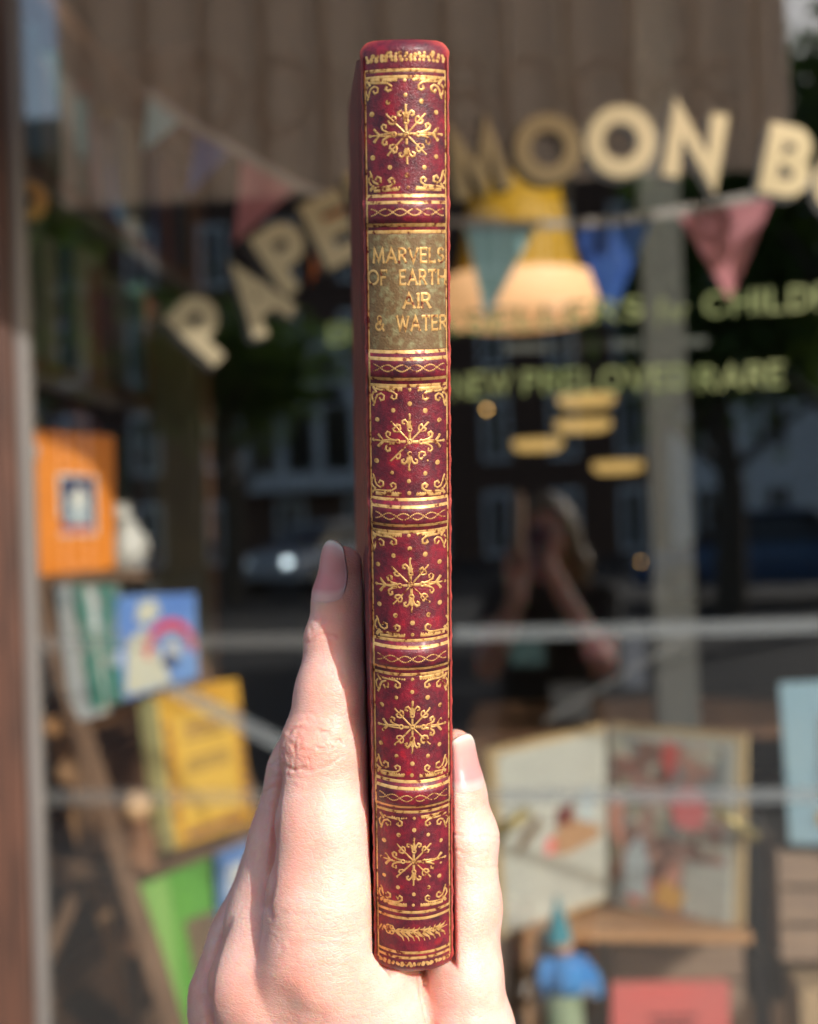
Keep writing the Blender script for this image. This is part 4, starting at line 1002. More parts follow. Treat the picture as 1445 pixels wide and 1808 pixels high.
# ---- left bookcase along the side wall
M['shelf'] = mat('brown_shelf_wood', (.16, .075, .035), (.10, .045, .022), 8, .6, stretch=(3, .4, 3)); M['shelf_edge'] = mat('grey_shelf_edging', (.16, .14, .13), rough=.6)
bc = thing('bookcase', 'tall brown bookcase along the left side wall of the shop', 'bookcase', (-1.2, 3.3, 0))
xs = -.915; ZS = [1.12, 1.50, 1.86, 2.24, 2.62]
mb = MB(); mb.box(-1.44, -1.42, 2.50, 4.15, .1, 2.95); mb.build('back_panel', M['plaster_dark'], bc)
for y in (2.48, 4.15): mb = MB(); mb.box(-1.42, xs, y, y+.025, .1, 2.95); mb.build('side_panel', M['shelf'], bc)
for z in ZS+[.7, .3]:
    mb = MB(); mb.box(-1.42, xs, 2.506, 4.149, z-.03, z); mb.build('shelf', M['shelf'], bc)
    mb = MB(); mb.box(xs+.001, xs+.006, 2.507, 4.148, z-.055, z-.028); mb.build('shelf_edging', M['shelf_edge'] if z in (1.86, 2.24) else M['shelf'], bc)
BC = [('charcoal', (.03, .03, .035)), ('deep teal', (.03, .09, .10)), ('slate blue', (.05, .09, .13)), ('olive yellow', (.16, .13, .015)), ('plum', (.10, .035, .05)), ('grey', (.10, .10, .095)), ('forest green', (.03, .08, .04)), ('cream', (.22, .20, .16)), ('navy', (.02, .03, .09)), ('rust', (.16, .05, .02))]
BM = [mat(n.replace(' ', '_')+'_cloth', c, rough=.6) for n, c in BC]
rr = random.Random(11); order = ['nearest the glass', 'second from the glass', 'third from the glass', 'fourth from the glass', 'fifth from the glass', 'sixth from the glass', 'seventh from the glass', 'eighth from the glass']
SN = {1.12: 'lowest visible', 1.50: 'waist high', 1.86: 'eye level', 2.24: 'upper'}
for z in (1.12, 1.50, 1.86, 2.24):
    y = 2.54; cnt = {}; k = 0
    while y < 4.08:
        th = rr.uniform(.045, .085); hgt = rr.uniform(.22, .30); ci = rr.randrange(len(BM)) if z != 1.12 else rr.choice([7, 5, 2, 1])
        if z == 1.50 and k in (2, 3): ci = 2 if k == 2 else 3
        cnt[ci] = cnt.get(ci, 0)+1; tot = cnt[ci]
        xr = xs-rr.uniform(.01, .05)
        t = thing('shelf_book', '%s book number %d of that colour from the window on the %s shelf' % (BC[ci][0], tot, SN[z]) if 0 else '%s bound book, %s of its colour counting from the window, %s bookcase shelf' % (BC[ci][0], ['first', 'second', 'third', 'fourth', 'fifth', 'sixth', 'seventh', 'eighth', 'ninth', 'tenth', 'eleventh', 'twelfth', 'thirteenth'][min(12, tot-1)], SN[z]), 'book', (xr, y+th/2, z+.001), 'books on the left bookcase')
        mb = MB(); mb.box(xr-.17, xr-.004, y+.001, y+.004, z+.001, z+hgt); mb.box(xr-.17, xr-.004, y+th-.005, y+th-.002, z+.001, z+hgt)
        n_ = 8; rows = [[(xr-.004+.006*math.sin(math.pi*j/n_), y+.001+(th-.003)*j/n_, zz) for j in range(n_+1)] for zz in (z+.001, z+hgt)]; mb.grid(rows); mb.build('cover', BM[ci], t)
        mb = MB(); mb.box(xr-.166, xr-.006, y+.0045, y+th-.0055, z+.004, z+hgt-.005); mb.build('page_block', M['pages'], t)
        y += th+.002; k += 1
# post behind
M['olive_post'] = mat('olive_painted_wood', (.06, .055, .038), (.09, .078, .028), 2.2, .6, lo=.45, hi=.6)
pa = at(272, 900, 3.1); pb = at(352, 900, 3.1)
mb = MB(); mb.box(pa.x, pb.x, 3.1, 3.19, 0, 2.0); tag(mb.build('wooden_post', M['olive_post'], bevel=.008), 'dull olive wooden post standing in front of the bookcase', 'post')
# ---- the pillar in the shop
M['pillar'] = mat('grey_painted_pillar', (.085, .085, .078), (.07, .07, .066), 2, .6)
pa = at(1148, 900, 3.3); pb = at(1222, 900, 3.3)
pl = thing('pillar', 'plain grey painted pillar in the dark shop interior', 'pillar', ((pa.x+pb.x)/2, 3.35, 0))
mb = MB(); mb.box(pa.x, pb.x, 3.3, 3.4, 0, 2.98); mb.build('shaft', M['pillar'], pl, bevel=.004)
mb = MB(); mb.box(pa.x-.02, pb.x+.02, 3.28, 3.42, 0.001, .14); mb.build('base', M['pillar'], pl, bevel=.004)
# ---- lamps
M['mustard_shade'] = mat('mustard_lampshade', (.45, .25, .005), rough=.6, em=(.55, .28, .0), ems=.10); M['glow'] = mat('peach_lamp_glow', (.8, .5, .3), em=(1., .52, .22), ems=.62)
M['glow2'] = mat('yellow_lamp_glow', (.8, .6, .3), em=(1., .62, .20), ems=.62); M['bulb'] = mat('bulb_glow', (1, .6, .2), em=(1, .55, .15), ems=4.5); M['steel'] = mat('brushed_steel', (.13, .14, .13), rough=.5, metal=.2)
c_ = at(918, 575, 2.95); s_ = 2.95/FPX
lp = thing('pendant_lamp', 'large mustard yellow pendant lamp behind the bunting with peach glow beneath', 'lamp', c_)
mb = MB(); pr = [(26*s_, 262*s_), (78*s_, 254*s_), (88*s_, 190*s_), (102*s_, 120*s_), (128*s_, 50*s_), (140*s_, 20*s_)]; mb.lathe(c_, pr+[(r-.003, z) for r, z in pr[::-1]], 32); mb.build('lamp_shade', M['mustard_shade'], lp, smooth=True)
mb = MB(); mb.lathe(c_, [(.001, 10*s_), (60*s_, -4*s_), (120*s_, 4*s_), (141*s_, 18*s_), (141*s_, 70*s_), (134*s_, 84*s_)], 32); mb.build('diffuser', M['glow'], lp, smooth=True)
mb = MB(); mb.tube([c_+Vector((0, 0, 262*s_)), Vector((c_.x, c_.y, 2.99))], .004, 8); mb.build('cord', M['black'], lp)
LN = ['highest of the four small round lamps, near the pillar', 'second highest small round lamp, just under the highest', 'leftmost of the four small round lamps', 'lowest small round lamp, beside the pillar']
for k, (px, py, wd, Y) in enumerate(((1036, 706, 100, 6.4), (1030, 750, 98, 6.9), (950, 784, 88, 7.6), (1092, 823, 88, 8.3))):
    c_ = at(px, py, Y); s_ = Y/FPX
    t = thing('ceiling_lamp', LN[k], 'lamp', c_, 'small round pendant lamps')
    mb = MB(); mb.lathe(c_, [(.001, -12*s_), (wd/2.6*s_, -11*s_), (wd/2.1*s_, -6*s_), (wd/2*s_, 0), (wd/2*s_, 8*s_)], 24); mb.build('diffuser', M['glow2'], t)
    mb = MB(); mb.lathe(c_, [(wd/2*s_+.002, 7*s_), (wd/2.4*s_, 16*s_), (.01, 18*s_)], 24); mb.build('lamp_shade', M['black'], t); mb = MB(); mb.tube([c_+Vector((0, 0, 18*s_)), Vector((c_.x, c_.y, 2.99))], .004, 6); mb.build('cord', M['black'], t)
for px, py, Y, r, lb in ((860, 723, 7.0, .011, 'bare glowing bulb hanging in the dark beside the crimson book'), (1132, 992, 7.0, .006, 'dim orange bulb low beside the pillar')):
    c_ = at(px, py, Y); t = thing('light_bulb', lb, 'bulb', c_)
    mb = MB(); mb.lathe(c_, [(.0001+r*math.sin(math.pi*k/8), -r*math.cos(math.pi*k/8)) for k in range(9)], 12); mb.build('bulb', M['bulb'], t, smooth=True)
    mb = MB(); mb.tube([c_+Vector((0, 0, r)), c_+Vector((0, 0, r+.03))], r*.6, 8); mb.build('socket', M['black'], t); mb = MB(); mb.tube([c_+Vector((0, 0, r+.03)), Vector((c_.x, c_.y, 2.99))], .003, 6); mb.build('cord', M['black'], t)
tr = thing('hanging_rail', 'pale metal rail hung level from a steel rod', 'rail', at(1040, 609, 3.6))
mb = MB(); a = at(892, 616, 3.6); b = at(1248, 603, 3.6); mb.bar(a, b, .018, .02); mb.build('rail', M['steel'], tr); c_ = at(1012, 612, 3.62)
mb = MB(); mb.tube([c_+Vector((0, 0, -.12)), Vector((c_.x, c_.y, 2.99))], .012, 10); mb.build('rod', M['steel'], tr)
# ---- bunting
col('cloth_aqua', (.46, .76, .84), c2=(.50, .80, .88), scale=20, rough=.9, trans=.25); col('cloth_navy', (.04, .11, .44), c2=(.05, .13, .48), scale=20, rough=.9, trans=.25)
col('cloth_pink', (.68, .27, .31), c2=(.72, .31, .35), scale=20, rough=.9, trans=.25); col('cloth_orange', (.75, .20, .03), c2=(.8, .24, .04), scale=20, rough=.9, trans=.25); M['tape'] = mat('white_cotton_tape', (.5, .45, .43), (.44, .40, .38), 40, .9)
YB = DG+.13
bun = thing('bunting', 'string of coloured triangular cloth pennants hanging across the window', 'bunting', at(700, 400, YB))
path = [(262, 162), (330, 215), (430, 272), (530, 330), (620, 362), (700, 382), (800, 392), (900, 395), (1000, 396), (1100, 388), (1200, 372), (1300, 352), (1365, 340), (1460, 318), (1520, 300)]
mb = MB(); ribbon(mb, path, 15, lambda x, y, l: at(x, y, YB-.002-l), .001, .001); ribbon(mb, path, 15, lambda x, y, l: at(x, y, YB+.002+l), .001, .001); mb.build('tape', M['tape'], bun)
PN = [((262, 165), (318, 214), (252, 268), 'aqua', ), ((348, 230), (404, 270), (328, 350), 'navy'), ((428, 276), (524, 330), (412, 432), 'pink'), ((555, 345), (612, 366), (548, 505), 'orange'),
      ((700, 388), (790, 394), (742, 560), 'pink'), ((820, 394), (948, 398), (858, 566), 'aqua'), ((1012, 400), (1152, 384), (1076, 572), 'navy'), ((1196, 376), (1368, 340), (1290, 530), 'pink')]
LB = {'aqua': 'pale aqua pennant', 'navy': 'navy blue pennant', 'pink': 'dusty pink pennant', 'orange': 'orange pennant'}
for a, b, c, k in PN:
    mb = MB(); N = 8; f = []; bk_ = []
    rows = []
    for i in range(N+1):
        v = i/N; row = []
        for j in range(N+1):
            u = j/N; x = (a[0]+(b[0]-a[0])*u)*(1-v)+c[0]*v; y = (a[1]+(b[1]-a[1])*u)*(1-v)+c[1]*v
            row.append(at(x, y, YB+.006*math.sin(u*4+v*3+a[0])*v))
        rows.append(row)
    mb.grid(rows); mb.grid([[p+Vector((0, .0015, 0)) for p in r] for r in rows]); o = mb.build('pennant', M['cloth_'+k], bun, smooth=True); o['label'] = LB[k]
# ---- right display
M['page_a'] = mat('printed_page', (.50, .50, .45), (.44, .44, .40), 20, .75, stretch=(1, 1, 8), lo=.45, hi=.6)
M['old_edge'] = mat('foxed_paper_edge', (.50, .36, .19), rough=.8)
def mosaic():
    m = bpy.data.materials.new('colour_plate'); m.use_nodes = True; t = m.node_tree; p = t.nodes['Principled BSDF']
    tc = t.nodes.new('ShaderNodeTexCoord'); n = nd(t, 'ShaderNodeTexNoise', Scale=26., Detail=3.); t.links.new(tc.outputs['Object'], n.inputs['Vector'])
    vm = nd(t, 'ShaderNodeTexVoronoi', Scale=34.); ad = nd(t, 'ShaderNodeVectorMath', operation='MULTIPLY_ADD'); ad.inputs[1].default_value = (.06, .06, .06)
    t.links.new(n.outputs['Color'], ad.inputs[0]); t.links.new(tc.outputs['Object'], ad.inputs[2]); t.links.new(ad.outputs[0], vm.inputs['Vector'])
    r = t.nodes.new('ShaderNodeValToRGB'); r.color_ramp.interpolation = 'CONSTANT'; e = r.color_ramp.elements
    e[0].position = 0; e[0].color = (.22, .11, .08, 1); e[1].position = .9; e[1].color = (.55, .16, .12, 1)
    for q_, c in ((.2, (.36, .20, .16)), (.38, (.50, .47, .38)), (.52, (.30, .28, .20)), (.64, (.46, .24, .18)), (.78, (.22, .24, .24))):
        x = e.new(q_); x.color = (*c, 1)
    s = nd(t, 'ShaderNodeSeparateColor'); t.links.new(vm.outputs['Color'], s.inputs[0]); t.links.new(s.outputs[0], r.inputs[0]); t.links.new(r.outputs[0], p.inputs['Base Color']); p.inputs['Roughness'].default_value = .6; return m
M['plate'] = mosaic()
ob = thing('open_book', 'old picture book standing open at a colour plate on a wooden stand', 'book', at(1075, 1610, 2.55))
qL = pquad((872, 1330), (1070, 1285), (1072, 1585), (890, 1650), 2.40, 2.56); qR = pquad((1076, 1284), (1306, 1304), (1300, 1645), (1078, 1592), 2.56, 2.42)
for q, nm in ((qL, 'left'), (qR, 'right')):
    mb = MB(); slab(mb, lerpq(q, -.03 if nm == 'left' else 0, -.02, 1 if nm == 'left' else 1.03, 1.02), .016, -.004); mb.build('cover_and_pages', M['old_edge'], ob)
    mb = MB(); slab(mb, lerpq(q, .03 if nm == 'left' else 0, .005, 1 if nm == 'left' else .97, .985), .003, .0005); mb.build('page', M['page_a'], ob)
patch(qR, .02, .0, .90, .94, M['plate'], ob, 'colour_plate', .0022); patch(qR, .60, .03, .95, .32, M['page_a'], ob, 'pale_corner', .0045)
for uv, c in (([(.50, .62), (.60, .72), (.74, .70), (.78, .58), (.70, .48), (.54, .50)], 'poppy_pink'), ([(.36, .06), (.44, .20), (.62, .14), (.56, .03)], 'ochre'), ([(.12, .08), (.14, .30), (.26, .42), (.34, .26), (.30, .08)], 'picture_grey'), ([(.42, .84), (.46, .96), (.56, .92), (.52, .74)], 'picture_red'), ([(.0, .45), (.02, .62), (.12, .6), (.12, .3)], 'salmon'), ([(.56, .16), (.60, .30), (.50, .30), (.46, .2)], 'salmon')):
    if c not in M: col(c, {'poppy_pink': (.80, .20, .20), 'ochre': (.66, .36, .08), 'salmon': (.66, .32, .24)}[c])
    patch_poly(qR, uv, M[c], ob, 'plate_figure', .0045)
for uv, c in (([(.45, .36), (.48, .46), (.62, .55), (.95, .42), (.9, .37), (.6, .33)], 'burnt_orange'), ([(.12, .40), (.2, .52), (.36, .60), (.38, .54), (.22, .44)], 'brown_photo'), ([(.5, .50), (.52, .60), (.68, .62), (.66, .5)], 'maroon'), ([(.72, .5), (.74, .66), (.88, .68), (.86, .48)], 'haze_blue'), ([(.40, .36), (.42, .46), (.5, .44), (.48, .36)], 'poppy_pink')):
    if c not in M: col(c, {'burnt_orange': (.44, .26, .15), 'maroon': (.16, .04, .04), 'haze_blue': (.45, .52, .55)}.get(c, (.8, .2, .2)))
    patch_poly(qL, uv, M[c], ob, 'vignette', .0026)
M['ink'] = mat('grey_print', (.42, .42, .40), rough=.8)
for v0, n_ in ((.70, 7), (.08, 7)):
    for k in range(n_): patch(qL, .14, v0+.034*k, .9-.1*((k*7) % 3)/2, v0+.034*k+.008, M['ink'], ob, 'text_line', .0022)
st = thing('book_stand', 'warm brown wooden stand carrying the open picture book', 'stand', at(1080, 1700, 2.5))
a = at(905, 1640, 2.36); b = at_z(1316, 1640, a.z)
mb = MB(); mb.hexa([at(925, 1662, 2.34), at(1330, 1668, 2.34), at(1330, 1650, 2.34), at(925, 1645, 2.34), at(960, 1612, 2.62), at(1290, 1610, 2.62), at(1290, 1596, 2.62), at(960, 1598, 2.62)]); mb.build('ledge', M['warm_wood'], st, bevel=.003)
for p0, p1, Y, wd in (((942, 1650), (948, 1900), 2.36, 36), ((1260, 1670), (1266, 1900), 2.6, 30)): mb = MB(); mb.bar(at(*p0, Y), at(*p1, Y), wd*Y/FPX, .03); mb.build('leg', M['warm_wood'] if 0 else M['pine'], st, bevel=.003)
M['brass'] = mat('old_brass', (.42, .33, .14), rough=.4, metal=.6)
for p0, p1 in (((872, 1478), (935, 1432)), ((1266, 1432), (1335, 1480))): mb = MB(); mb.tube([at(*p0, 2.385), at(*p1, 2.40)], .010, 8); mb.build('page_holder', M['brass'], st, smooth=True)
M['crate_wood'] = mat('greyed_crate_wood', (.34, .23, .16), (.24, .16, .12), 7, .75, stretch=(.6, 3, 5))
def crate(name, lb, x0, x1, y0, y1, Y, nsl, dep=.22):
    tl, br = at(x0, y0, Y), at(x1, y1, Y); t = thing(name, lb, 'crate', Vector(((tl.x+br.x)/2, Y, br.z)))
    H = (tl.z-br.z)/nsl
    for k in range(nsl): mb = MB(); mb.box(tl.x, br.x, Y, Y+.012, br.z+H*k+.004, br.z+H*(k+1)-.004); mb.build('slat', M['crate_wood'], t, bevel=.002)
    for xx in (tl.x, br.x-.014): mb = MB(); mb.box(xx, xx+.014, Y+.0125, Y+dep, br.z, tl.z-.003); mb.build('side_panel', M['crate_wood'], t, bevel=.002)
    mb = MB(); mb.box(tl.x+.0145, br.x-.0145, Y+.0125, Y+dep, br.z, br.z+.01); mb.build('base_board', M['crate_wood'], t); return t
crate('wooden_crate', 'weathered slatted crate stacked at the right under the pale blue book', 1372, 1560, 1503, 1700, 2.46, 3)
crate('wooden_crate', 'low greyed wooden crate under the stand, behind the red book', 1080, 1318, 1668, 1800, 2.52, 2)
M['card'] = mat('brown_card', (.42, .29, .17), rough=.8)
mb = MB(); tl, br = at(1412, 1748, 2.40), at(1560, 1960, 2.40); mb.box(tl.x, br.x, 2.40, 2.55, br.z, tl.z); tag(mb.build('card_box', M['card'], bevel=.004), 'plain brown card box in the bottom right corner', 'box')
M['slate'] = mat('dark_slate', (.07, .065, .07), (.12, .115, .12), 6, .7)
mb = MB(); tl, br = at(1318, 1430, 2.58), at(1370, 1960, 2.58); mb.box(tl.x, br.x, 2.58, 2.60, br.z, tl.z); tag(mb.build('slate_board', M['slate'], bevel=.003), 'narrow dark slate board between the crates and the open book', 'board')
col('pale_blue_cover', (.42, .64, .78), c2=(.50, .70, .80), scale=6)
q = pquad((1378, 1207), (1530, 1200), (1530, 1494), (1396, 1490), 2.46, 2.40)
t = qbook('pale_blue_book', 'pale blue book at the right edge leaning above the crate', 'book', q, .015, M['pale_blue_cover']); patch(q, .45, .3, .9, .8, M['haze_blue'], t, 'cover_picture'); patch(q, .40, .12, .6, .2, M['mustard_light'], t, 'cover_emblem', .0024)
col('coral_cover', (.64, .12, .11), c2=(.56, .14, .13), scale=7)
q = pquad((1084, 1740), (1288, 1736), (1292, 1960), (1080, 1960), 2.32, 2.34)
t = qbook('red_book', 'coral red book with dark title lines at the bottom of the window', 'book', q, .02, M['coral_cover'])
for k, (u0, u1) in enumerate(((.3, .72), (.36, .66), (.28, .5))): patch(q, u0, .72-.07*k, u1, .755-.07*k, M['maroon'], t, 'printed_line')
# blue jacketed doll
dl = thing('felt_doll', 'small felt doll in a bright blue jacket and teal pointed hat', 'doll', at(1005, 1900, 2.32)); c_ = at(1002, 1900, 2.32); s_ = 2.32/FPX
col('felt_blue', (.06, .24, .60), rough=.9, c2=(.10, .30, .66), scale=50); col('felt_teal', (.05, .24, .30), rough=.9); col('felt_sage', (.30, .36, .24), rough=.95); col('felt_skin', (.55, .28, .16), rough=.9)
mb = MB(); mb.lathe(c_, [(.001, 0), (36*s_, 0), (34*s_, 70*s_), (28*s_, 160*s_), (.001, 164*s_)], 16); mb.build('trousers', M['felt_sage'], dl, smooth=True)
mb = MB(); mb.lathe(c_+Vector((8*s_, 0, 150*s_)), [(.001, 0), (39*s_, 0), (37*s_, 30*s_), (26*s_, 58*s_), (.001, 62*s_)], 16); mb.build('jacket', M['felt_blue'], dl, smooth=True)
for k, e in ((1, 52), (-1, -34)): mb = MB(); mb.tube([c_+Vector((k*24*s_, 0, 205*s_)), c_+Vector((e*s_, -.004, 170*s_)), c_+Vector((e*1.12*s_, -.01, 140*s_))], [15*s_, 14*s_, 10*s_], 10); mb.build('sleeve', M['felt_blue'], dl, smooth=True)
mb = MB(); mb.lathe(c_+Vector((0, 0, 208*s_)), [(.001+20*s_*math.sin(math.pi*k/8), 20*s_*(1-math.cos(math.pi*k/8))) for k in range(9)], 14); mb.build('head', M['felt_skin'], dl, smooth=True)
mb = MB(); mb.lathe(c_+Vector((-6*s_, 0, 234*s_)), [(25*s_, 0), (20*s_, 20*s_), (10*s_, 50*s_), (1*s_, 82*s_)], 14); mb.build('hat', M['felt_teal'], dl, smooth=True)
# dim things on the shop floor behind
rr = random.Random(21)
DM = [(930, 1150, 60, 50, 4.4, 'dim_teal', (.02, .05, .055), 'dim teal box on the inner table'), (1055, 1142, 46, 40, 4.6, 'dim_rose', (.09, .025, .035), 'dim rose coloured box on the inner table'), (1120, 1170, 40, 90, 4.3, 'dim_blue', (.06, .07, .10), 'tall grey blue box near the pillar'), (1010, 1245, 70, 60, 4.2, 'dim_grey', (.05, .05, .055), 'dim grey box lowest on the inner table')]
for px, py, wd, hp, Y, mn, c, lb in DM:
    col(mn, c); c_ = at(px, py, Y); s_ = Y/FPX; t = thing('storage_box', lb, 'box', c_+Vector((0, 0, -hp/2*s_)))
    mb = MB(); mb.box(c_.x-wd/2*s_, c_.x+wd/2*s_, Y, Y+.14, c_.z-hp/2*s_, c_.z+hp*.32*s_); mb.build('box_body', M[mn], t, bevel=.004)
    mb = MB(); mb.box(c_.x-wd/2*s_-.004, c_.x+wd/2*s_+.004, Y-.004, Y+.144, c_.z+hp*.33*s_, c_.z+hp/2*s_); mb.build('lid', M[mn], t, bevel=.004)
it = thing('inner_table', 'dark wooden table deep inside the shop', 'table', (.38, 4.5, 0)); zt_ = at(1000, 1280, 4.3).z
mb = MB(); mb.box(-.2, 1.1, 4.15, 4.9, zt_-.03, zt_); mb.build('table_top', M['shelf'], it)
for x in (-.17, 1.07):
    for y in (4.18, 4.87): mb = MB(); mb.box(x-.025, x+.025, y-.025, y+.025, .004, zt_-.031); mb.build('leg', M['dull_oak'], it)
dp = thing('display_platform', 'low dark wooden platform inside the window under the displays', 'platform', (.6, 2.7, 0)); mb = MB(); mb.box(-.86, 2.55, 2.27, 3.1, .45, .50); mb.build('platform_top', M['dull_oak'], dp); mb = MB(); mb.box(-.84, 2.53, 2.29, 3.08, .004, .449); mb.build('platform_front', M['plaster_dark'], dp)
# ------------------------------------------------------------------ the street behind, seen mirrored in the glass
M['render_white'] = mat('white_render', (.86, .86, .86), (.78, .78, .78), .8, .8); M['brick'] = mat('brown_brick', (.16, .085, .06), (.10, .06, .045), 6, .9); M['pane_dark'] = mat('dark_pane', (.02, .022, .026), rough=.1); M['roof'] = mat('slate_roof', (.06, .062, .07), rough=.7)
def house(name, lb, x0, x1, Y, H, wall, cols_, bay=None):
    t = thing(name, lb, 'house', ((x0+x1)/2, Y, 0))
    mb = MB(); mb.box(x0, x1, Y-9, Y, 0, H); mb.build('wall', wall, t)
    mb = MB(); mb.hexa([(x0-.2, Y+.3, H+.002), (x1+.2, Y+.3, H+.002), (x1+.2, Y-4.5, H+2.6), (x0-.2, Y-4.5, H+2.6), (x0-.2, Y-9.2, H+.002), (x1+.2, Y-9.2, H+.002), (x1+.2, Y-4.6, H+2.6), (x0-.2, Y-4.6, H+2.6)]); mb.build('roof', M['roof'], t)
    n = cols_; W_ = (x1-x0)/n
    for fl in range(int(H//3)):
        for k in range(n):
            cx_ = x0+W_*(k+.5); z0 = .9+3.0*fl; ww = min(1.1, W_*.3)
            fr = MB()
            for a_, b_, c_, d_ in ((cx_-ww/2-.14, cx_+ww/2+.14, z0-.16, z0), (cx_-ww/2-.14, cx_+ww/2+.14, z0+1.7, z0+1.9), (cx_-ww/2-.14, cx_-ww/2, z0, z0+1.7), (cx_+ww/2, cx_+ww/2+.14, z0, z0+1.7), (cx_-.04, cx_+.04, z0, z0+1.7)): fr.box(a_, b_, Y+.003, Y+.10, c_+.001, d_-.001)
            f = fr.build('window', M['render_white'], t); mb = MB(); mb.box(cx_-ww/2, cx_+ww/2, Y+.004, Y+.03, z0+.002, z0+1.698); mb.build('pane', M['pane_dark'], f)
    if bay:
        for b0, b1, z0, z1, cn in bay:
            f = MB(); n_ = cn; ww = (b1-b0)/n_; f.box(b0, b1, Y+.01, Y+1.0, z1-.35, z1+.45); f.box(b0, b1, Y+.01, Y+1.0, z0-.6, z0-.001); 
            for k in range(n_+1): f.box(b0+ww*k-.16, b0+ww*k+.16, Y+.02, Y+1.02, z0, z1-.352)
            o = f.build('bay_window', M['render_white'], t); mb = MB(); mb.box(b0+.1, b1-.1, Y+.1, Y+.8, z0, z1-.36); mb.build('pane', M['pane_dark'], o)
YH = -42.
def xr(px): return mir(px, 900, YH).x
def zr(py): return mir(550, py, YH).z
house('terraced_house', 'tall brick house across the street with white bay windows, mirrored in the glass', xr(330), xr(700), YH, 15.0, M['brick'], 3, bay=[(xr(445), xr(640), zr(835), zr(700), 3), (xr(500), xr(620), zr(690), zr(610), 2)])
house('terraced_house', 'dark brick house across the street behind the photographer', xr(704), xr(1180), YH, 14.2, M['brick'], 4)
house('terraced_house', 'pale rendered house across the street, mirrored right of the pillar', xr(1184), xr(1700), YH, 13.2, M['render_white'], 4)
house('terraced_house', 'far left brick house across the street, mirrored by the frame', xr(-300), xr(326), YH, 14.4, M['brick'], 5)
def paintm(name, c): M[name] = mat(name, c, rough=.3, coat=.6); return M[name]
paintm('silver_paint', (.60, .64, .70)); M['sun_glint'] = mat('headlamp_sun_glint', (.8, .85, .9), em=(.8, .95, 1.), ems=9); paintm('blue_paint', (.05, .12, .25)); paintm('grey_paint', (.14, .16, .18)); M['tyre'] = mat('tyre_rubber', (.02, .02, .02), rough=.8); M['rim'] = mat('alloy', (.4, .4, .42), rough=.3, metal=.8); M['lampglass'] = mat('headlight_glass', (.8, .82, .85), rough=.05, metal=.9)  # headlamp emission added to imitate sun glinting off the silver car
def car(lb, c, rot, paint):
    t = thing('parked_car', lb, 'car', c, 'cars parked across the street'); R_z = Matrix.Rotation(rot, 3, 'Z'); T = lambda x, y, z: Vector(c)+R_z @ Vector((x, y, z))
    S = [(-2.1, .35, .55, .80), (-2.0, .30, .78, .86), (-1.2, .28, .92, .88), (-.55, .28, .96, .88), (.9, .28, .96, .88), (1.6, .28, .92, .88), (2.0, .3, .84, .85), (2.1, .38, .6, .80)]
    mb = MB(); rows = []
    for x, z0, z1, hw in S:
        rows.append([T(x, y, z) for y, z in ((-hw*.92, z0), (-hw, z0+.12), (-hw, (z0+z1)/2+.06), (-hw*.93, z1), (0, z1+.04), (hw*.93, z1), (hw, (z0+z1)/2+.06), (hw, z0+.12), (hw*.92, z0), (-hw*.92, z0))])
    mb.grid(rows); mb.poly(rows[0][:-1]); mb.poly(rows[-1][:-1][::-1]); mb.build('body', paint, t, smooth=False, bevel=.03)
    G = [(-1.25, .94, .94, .70), (-.45, .93, 1.42, .62), (.85, .93, 1.44, .62), (1.7, .93, .97, .70)]
    mb = MB(); rows = [[T(x, -hw*1.12, z0), T(x, -hw, z1-.03), T(x, 0, z1+.02), T(x, hw, z1-.03), T(x, hw*1.12, z0)] for x, z0, z1, hw in G]; mb.grid(rows); mb.build('windows', M['pane_dark'], t, bevel=.02)
    mb = MB(); mb.hexa([T(-.44, -.60, 1.43), T(.84, -.60, 1.45), T(.84, .60, 1.45), T(-.44, .60, 1.43), T(-.40, -.54, 1.50), T(.80, -.54, 1.51), T(.80, .54, 1.51), T(-.40, .54, 1.50)]); mb.build('roof', paint, t, bevel=.02)
    for x in (-1.3, 1.3):
        for s_ in (-1, 1):
            mb = MB(); mb.tube([T(x, s_*.70, .32), T(x, s_*.90, .32)], .32, 20); wz = mb.build('wheel', M['tyre'], t); mb = MB(); mb.tube([T(x, s_*.895, .32), T(x, s_*.915, .32)], .19, 14); mb.build('rim', M['rim'], wz)
    for s_ in (-1, 1):
        mb = MB(); cc = T(-2.06, s_*.60, .68); mb.lathe(cc, [(.085*math.sin(math.pi*k/8)+.001, -.08*math.cos(math.pi*k/8)) for k in range(9)], 12); mb.build('headlight', M['sun_glint'] if paint is M['silver_paint'] else M['lampglass'], t, smooth=True)  # silver car's lamps glow only as a stand-in for a sun glint
def cpos(px, Yr): p = mir(px, 960, Yr); return (p.x, Yr, -.12+.62*(-3.2-Yr)/30.8)
car('silver car parked across the street, mirrored left of the crimson book', cpos(570, -27), math.radians(-62), M['silver_paint'])
car('grey car parked next to the silver one across the street', cpos(660, -29), math.radians(-75), M['grey_paint'])
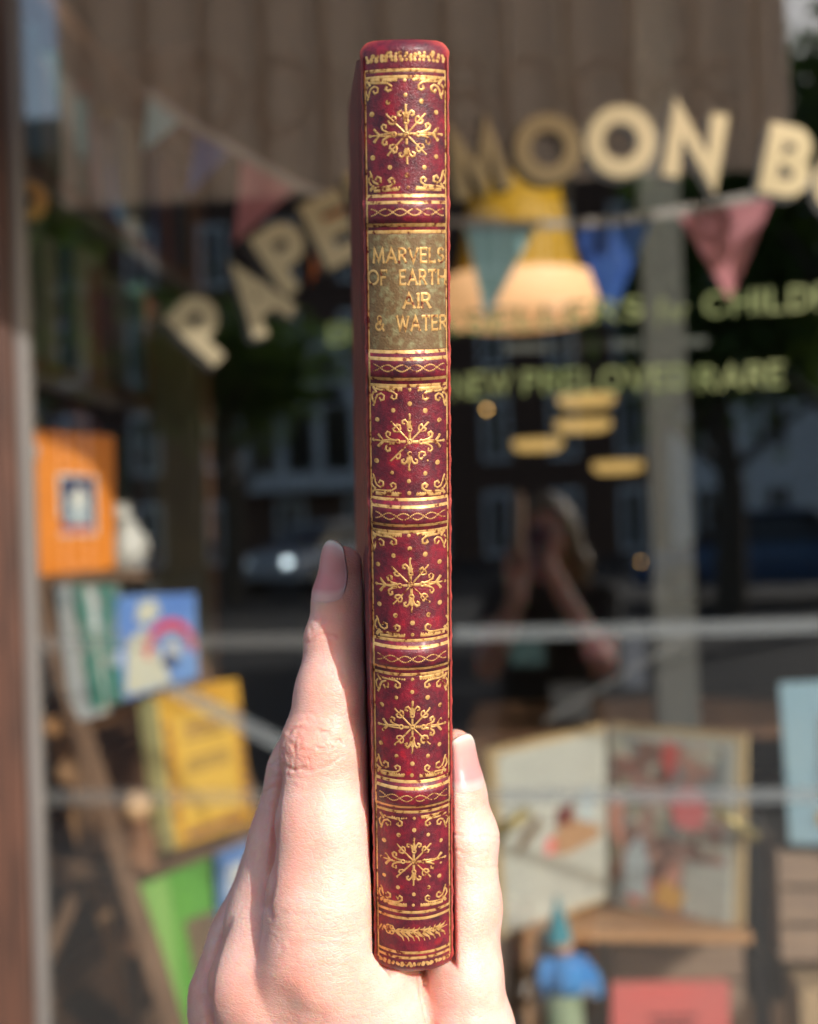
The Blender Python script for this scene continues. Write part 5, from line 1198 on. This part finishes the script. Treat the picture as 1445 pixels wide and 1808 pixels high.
car('blue car parked across the street, mirrored right of the pillar', cpos(1350, -20), math.radians(8), M['blue_paint'])
# trees
M['leaves'] = mat('street_tree_leaves', (.05, .11, .02), (.10, .17, .03), 3, .6, trans=.35); M['bark'] = mat('bark', (.10, .08, .06), rough=.9)
def tree(lb, x, Y, H, R, seed, n=2600):
    rr = random.Random(seed); t = thing('street_tree', lb, 'tree', (x, Y, -.1)); mb = MB()
    mb.tube([(x, Y, -.1), (x+.1, Y, H*.3), (x-.1, Y+.1, H*.55), (x, Y, H*.8)], [.26, .2, .15, .05], 10)
    for k in range(7):
        a = rr.uniform(0, 6.28); z = H*rr.uniform(.3, .6); mb.tube([(x, Y, z), (x+math.cos(a)*R*.4, Y+math.sin(a)*R*.4, z+R*.35), (x+math.cos(a)*R*.8, Y+math.sin(a)*R*.8, z+R*.6)], [.09, .06, .02], 6)
    mb.build('trunk', M['bark'], t); mb = MB(); cl = []
    for k in range(26):
        a = rr.uniform(0, 6.28); q = rr.uniform(-1, 1); r = R*rr.uniform(.35, .9); s_ = math.sqrt(1-q*q); cl.append(Vector((x+r*s_*math.cos(a), Y+r*s_*math.sin(a), H*.72+q*r*.85)))
    for k in range(n):
        c_ = cl[k % 26]; d = Vector([rr.gauss(0, 1) for _ in range(3)])*R*.17; p = c_+d; u = Vector([rr.uniform(-1, 1) for _ in range(3)]).normalized(); v = u.orthogonal().normalized(); sz = rr.uniform(.10, .22)
        mb.poly([p-u*sz, p-v*sz*.5, p+u*sz, p+v*sz*.5])
    mb.build('crown', M['leaves'], t)
def mx_(px, Yr): return mir(px, 600, Yr).x
tree('leafy street tree mirrored left of the bay windows', mx_(395, -24), -24, 7.0, 2.0, 1); tree('leafy street tree mirrored behind the gold lettering at the right', mx_(1270, -17), -17, 6.6, 2.1, 2)
tree('tall tree mirrored against the sky at the top right', mx_(1500, -15), -15, 8.2, 2.6, 3, 3200); tree('street tree mirrored beside the window frame at the left', mx_(-60, -20), -20, 8, 2.4, 4)
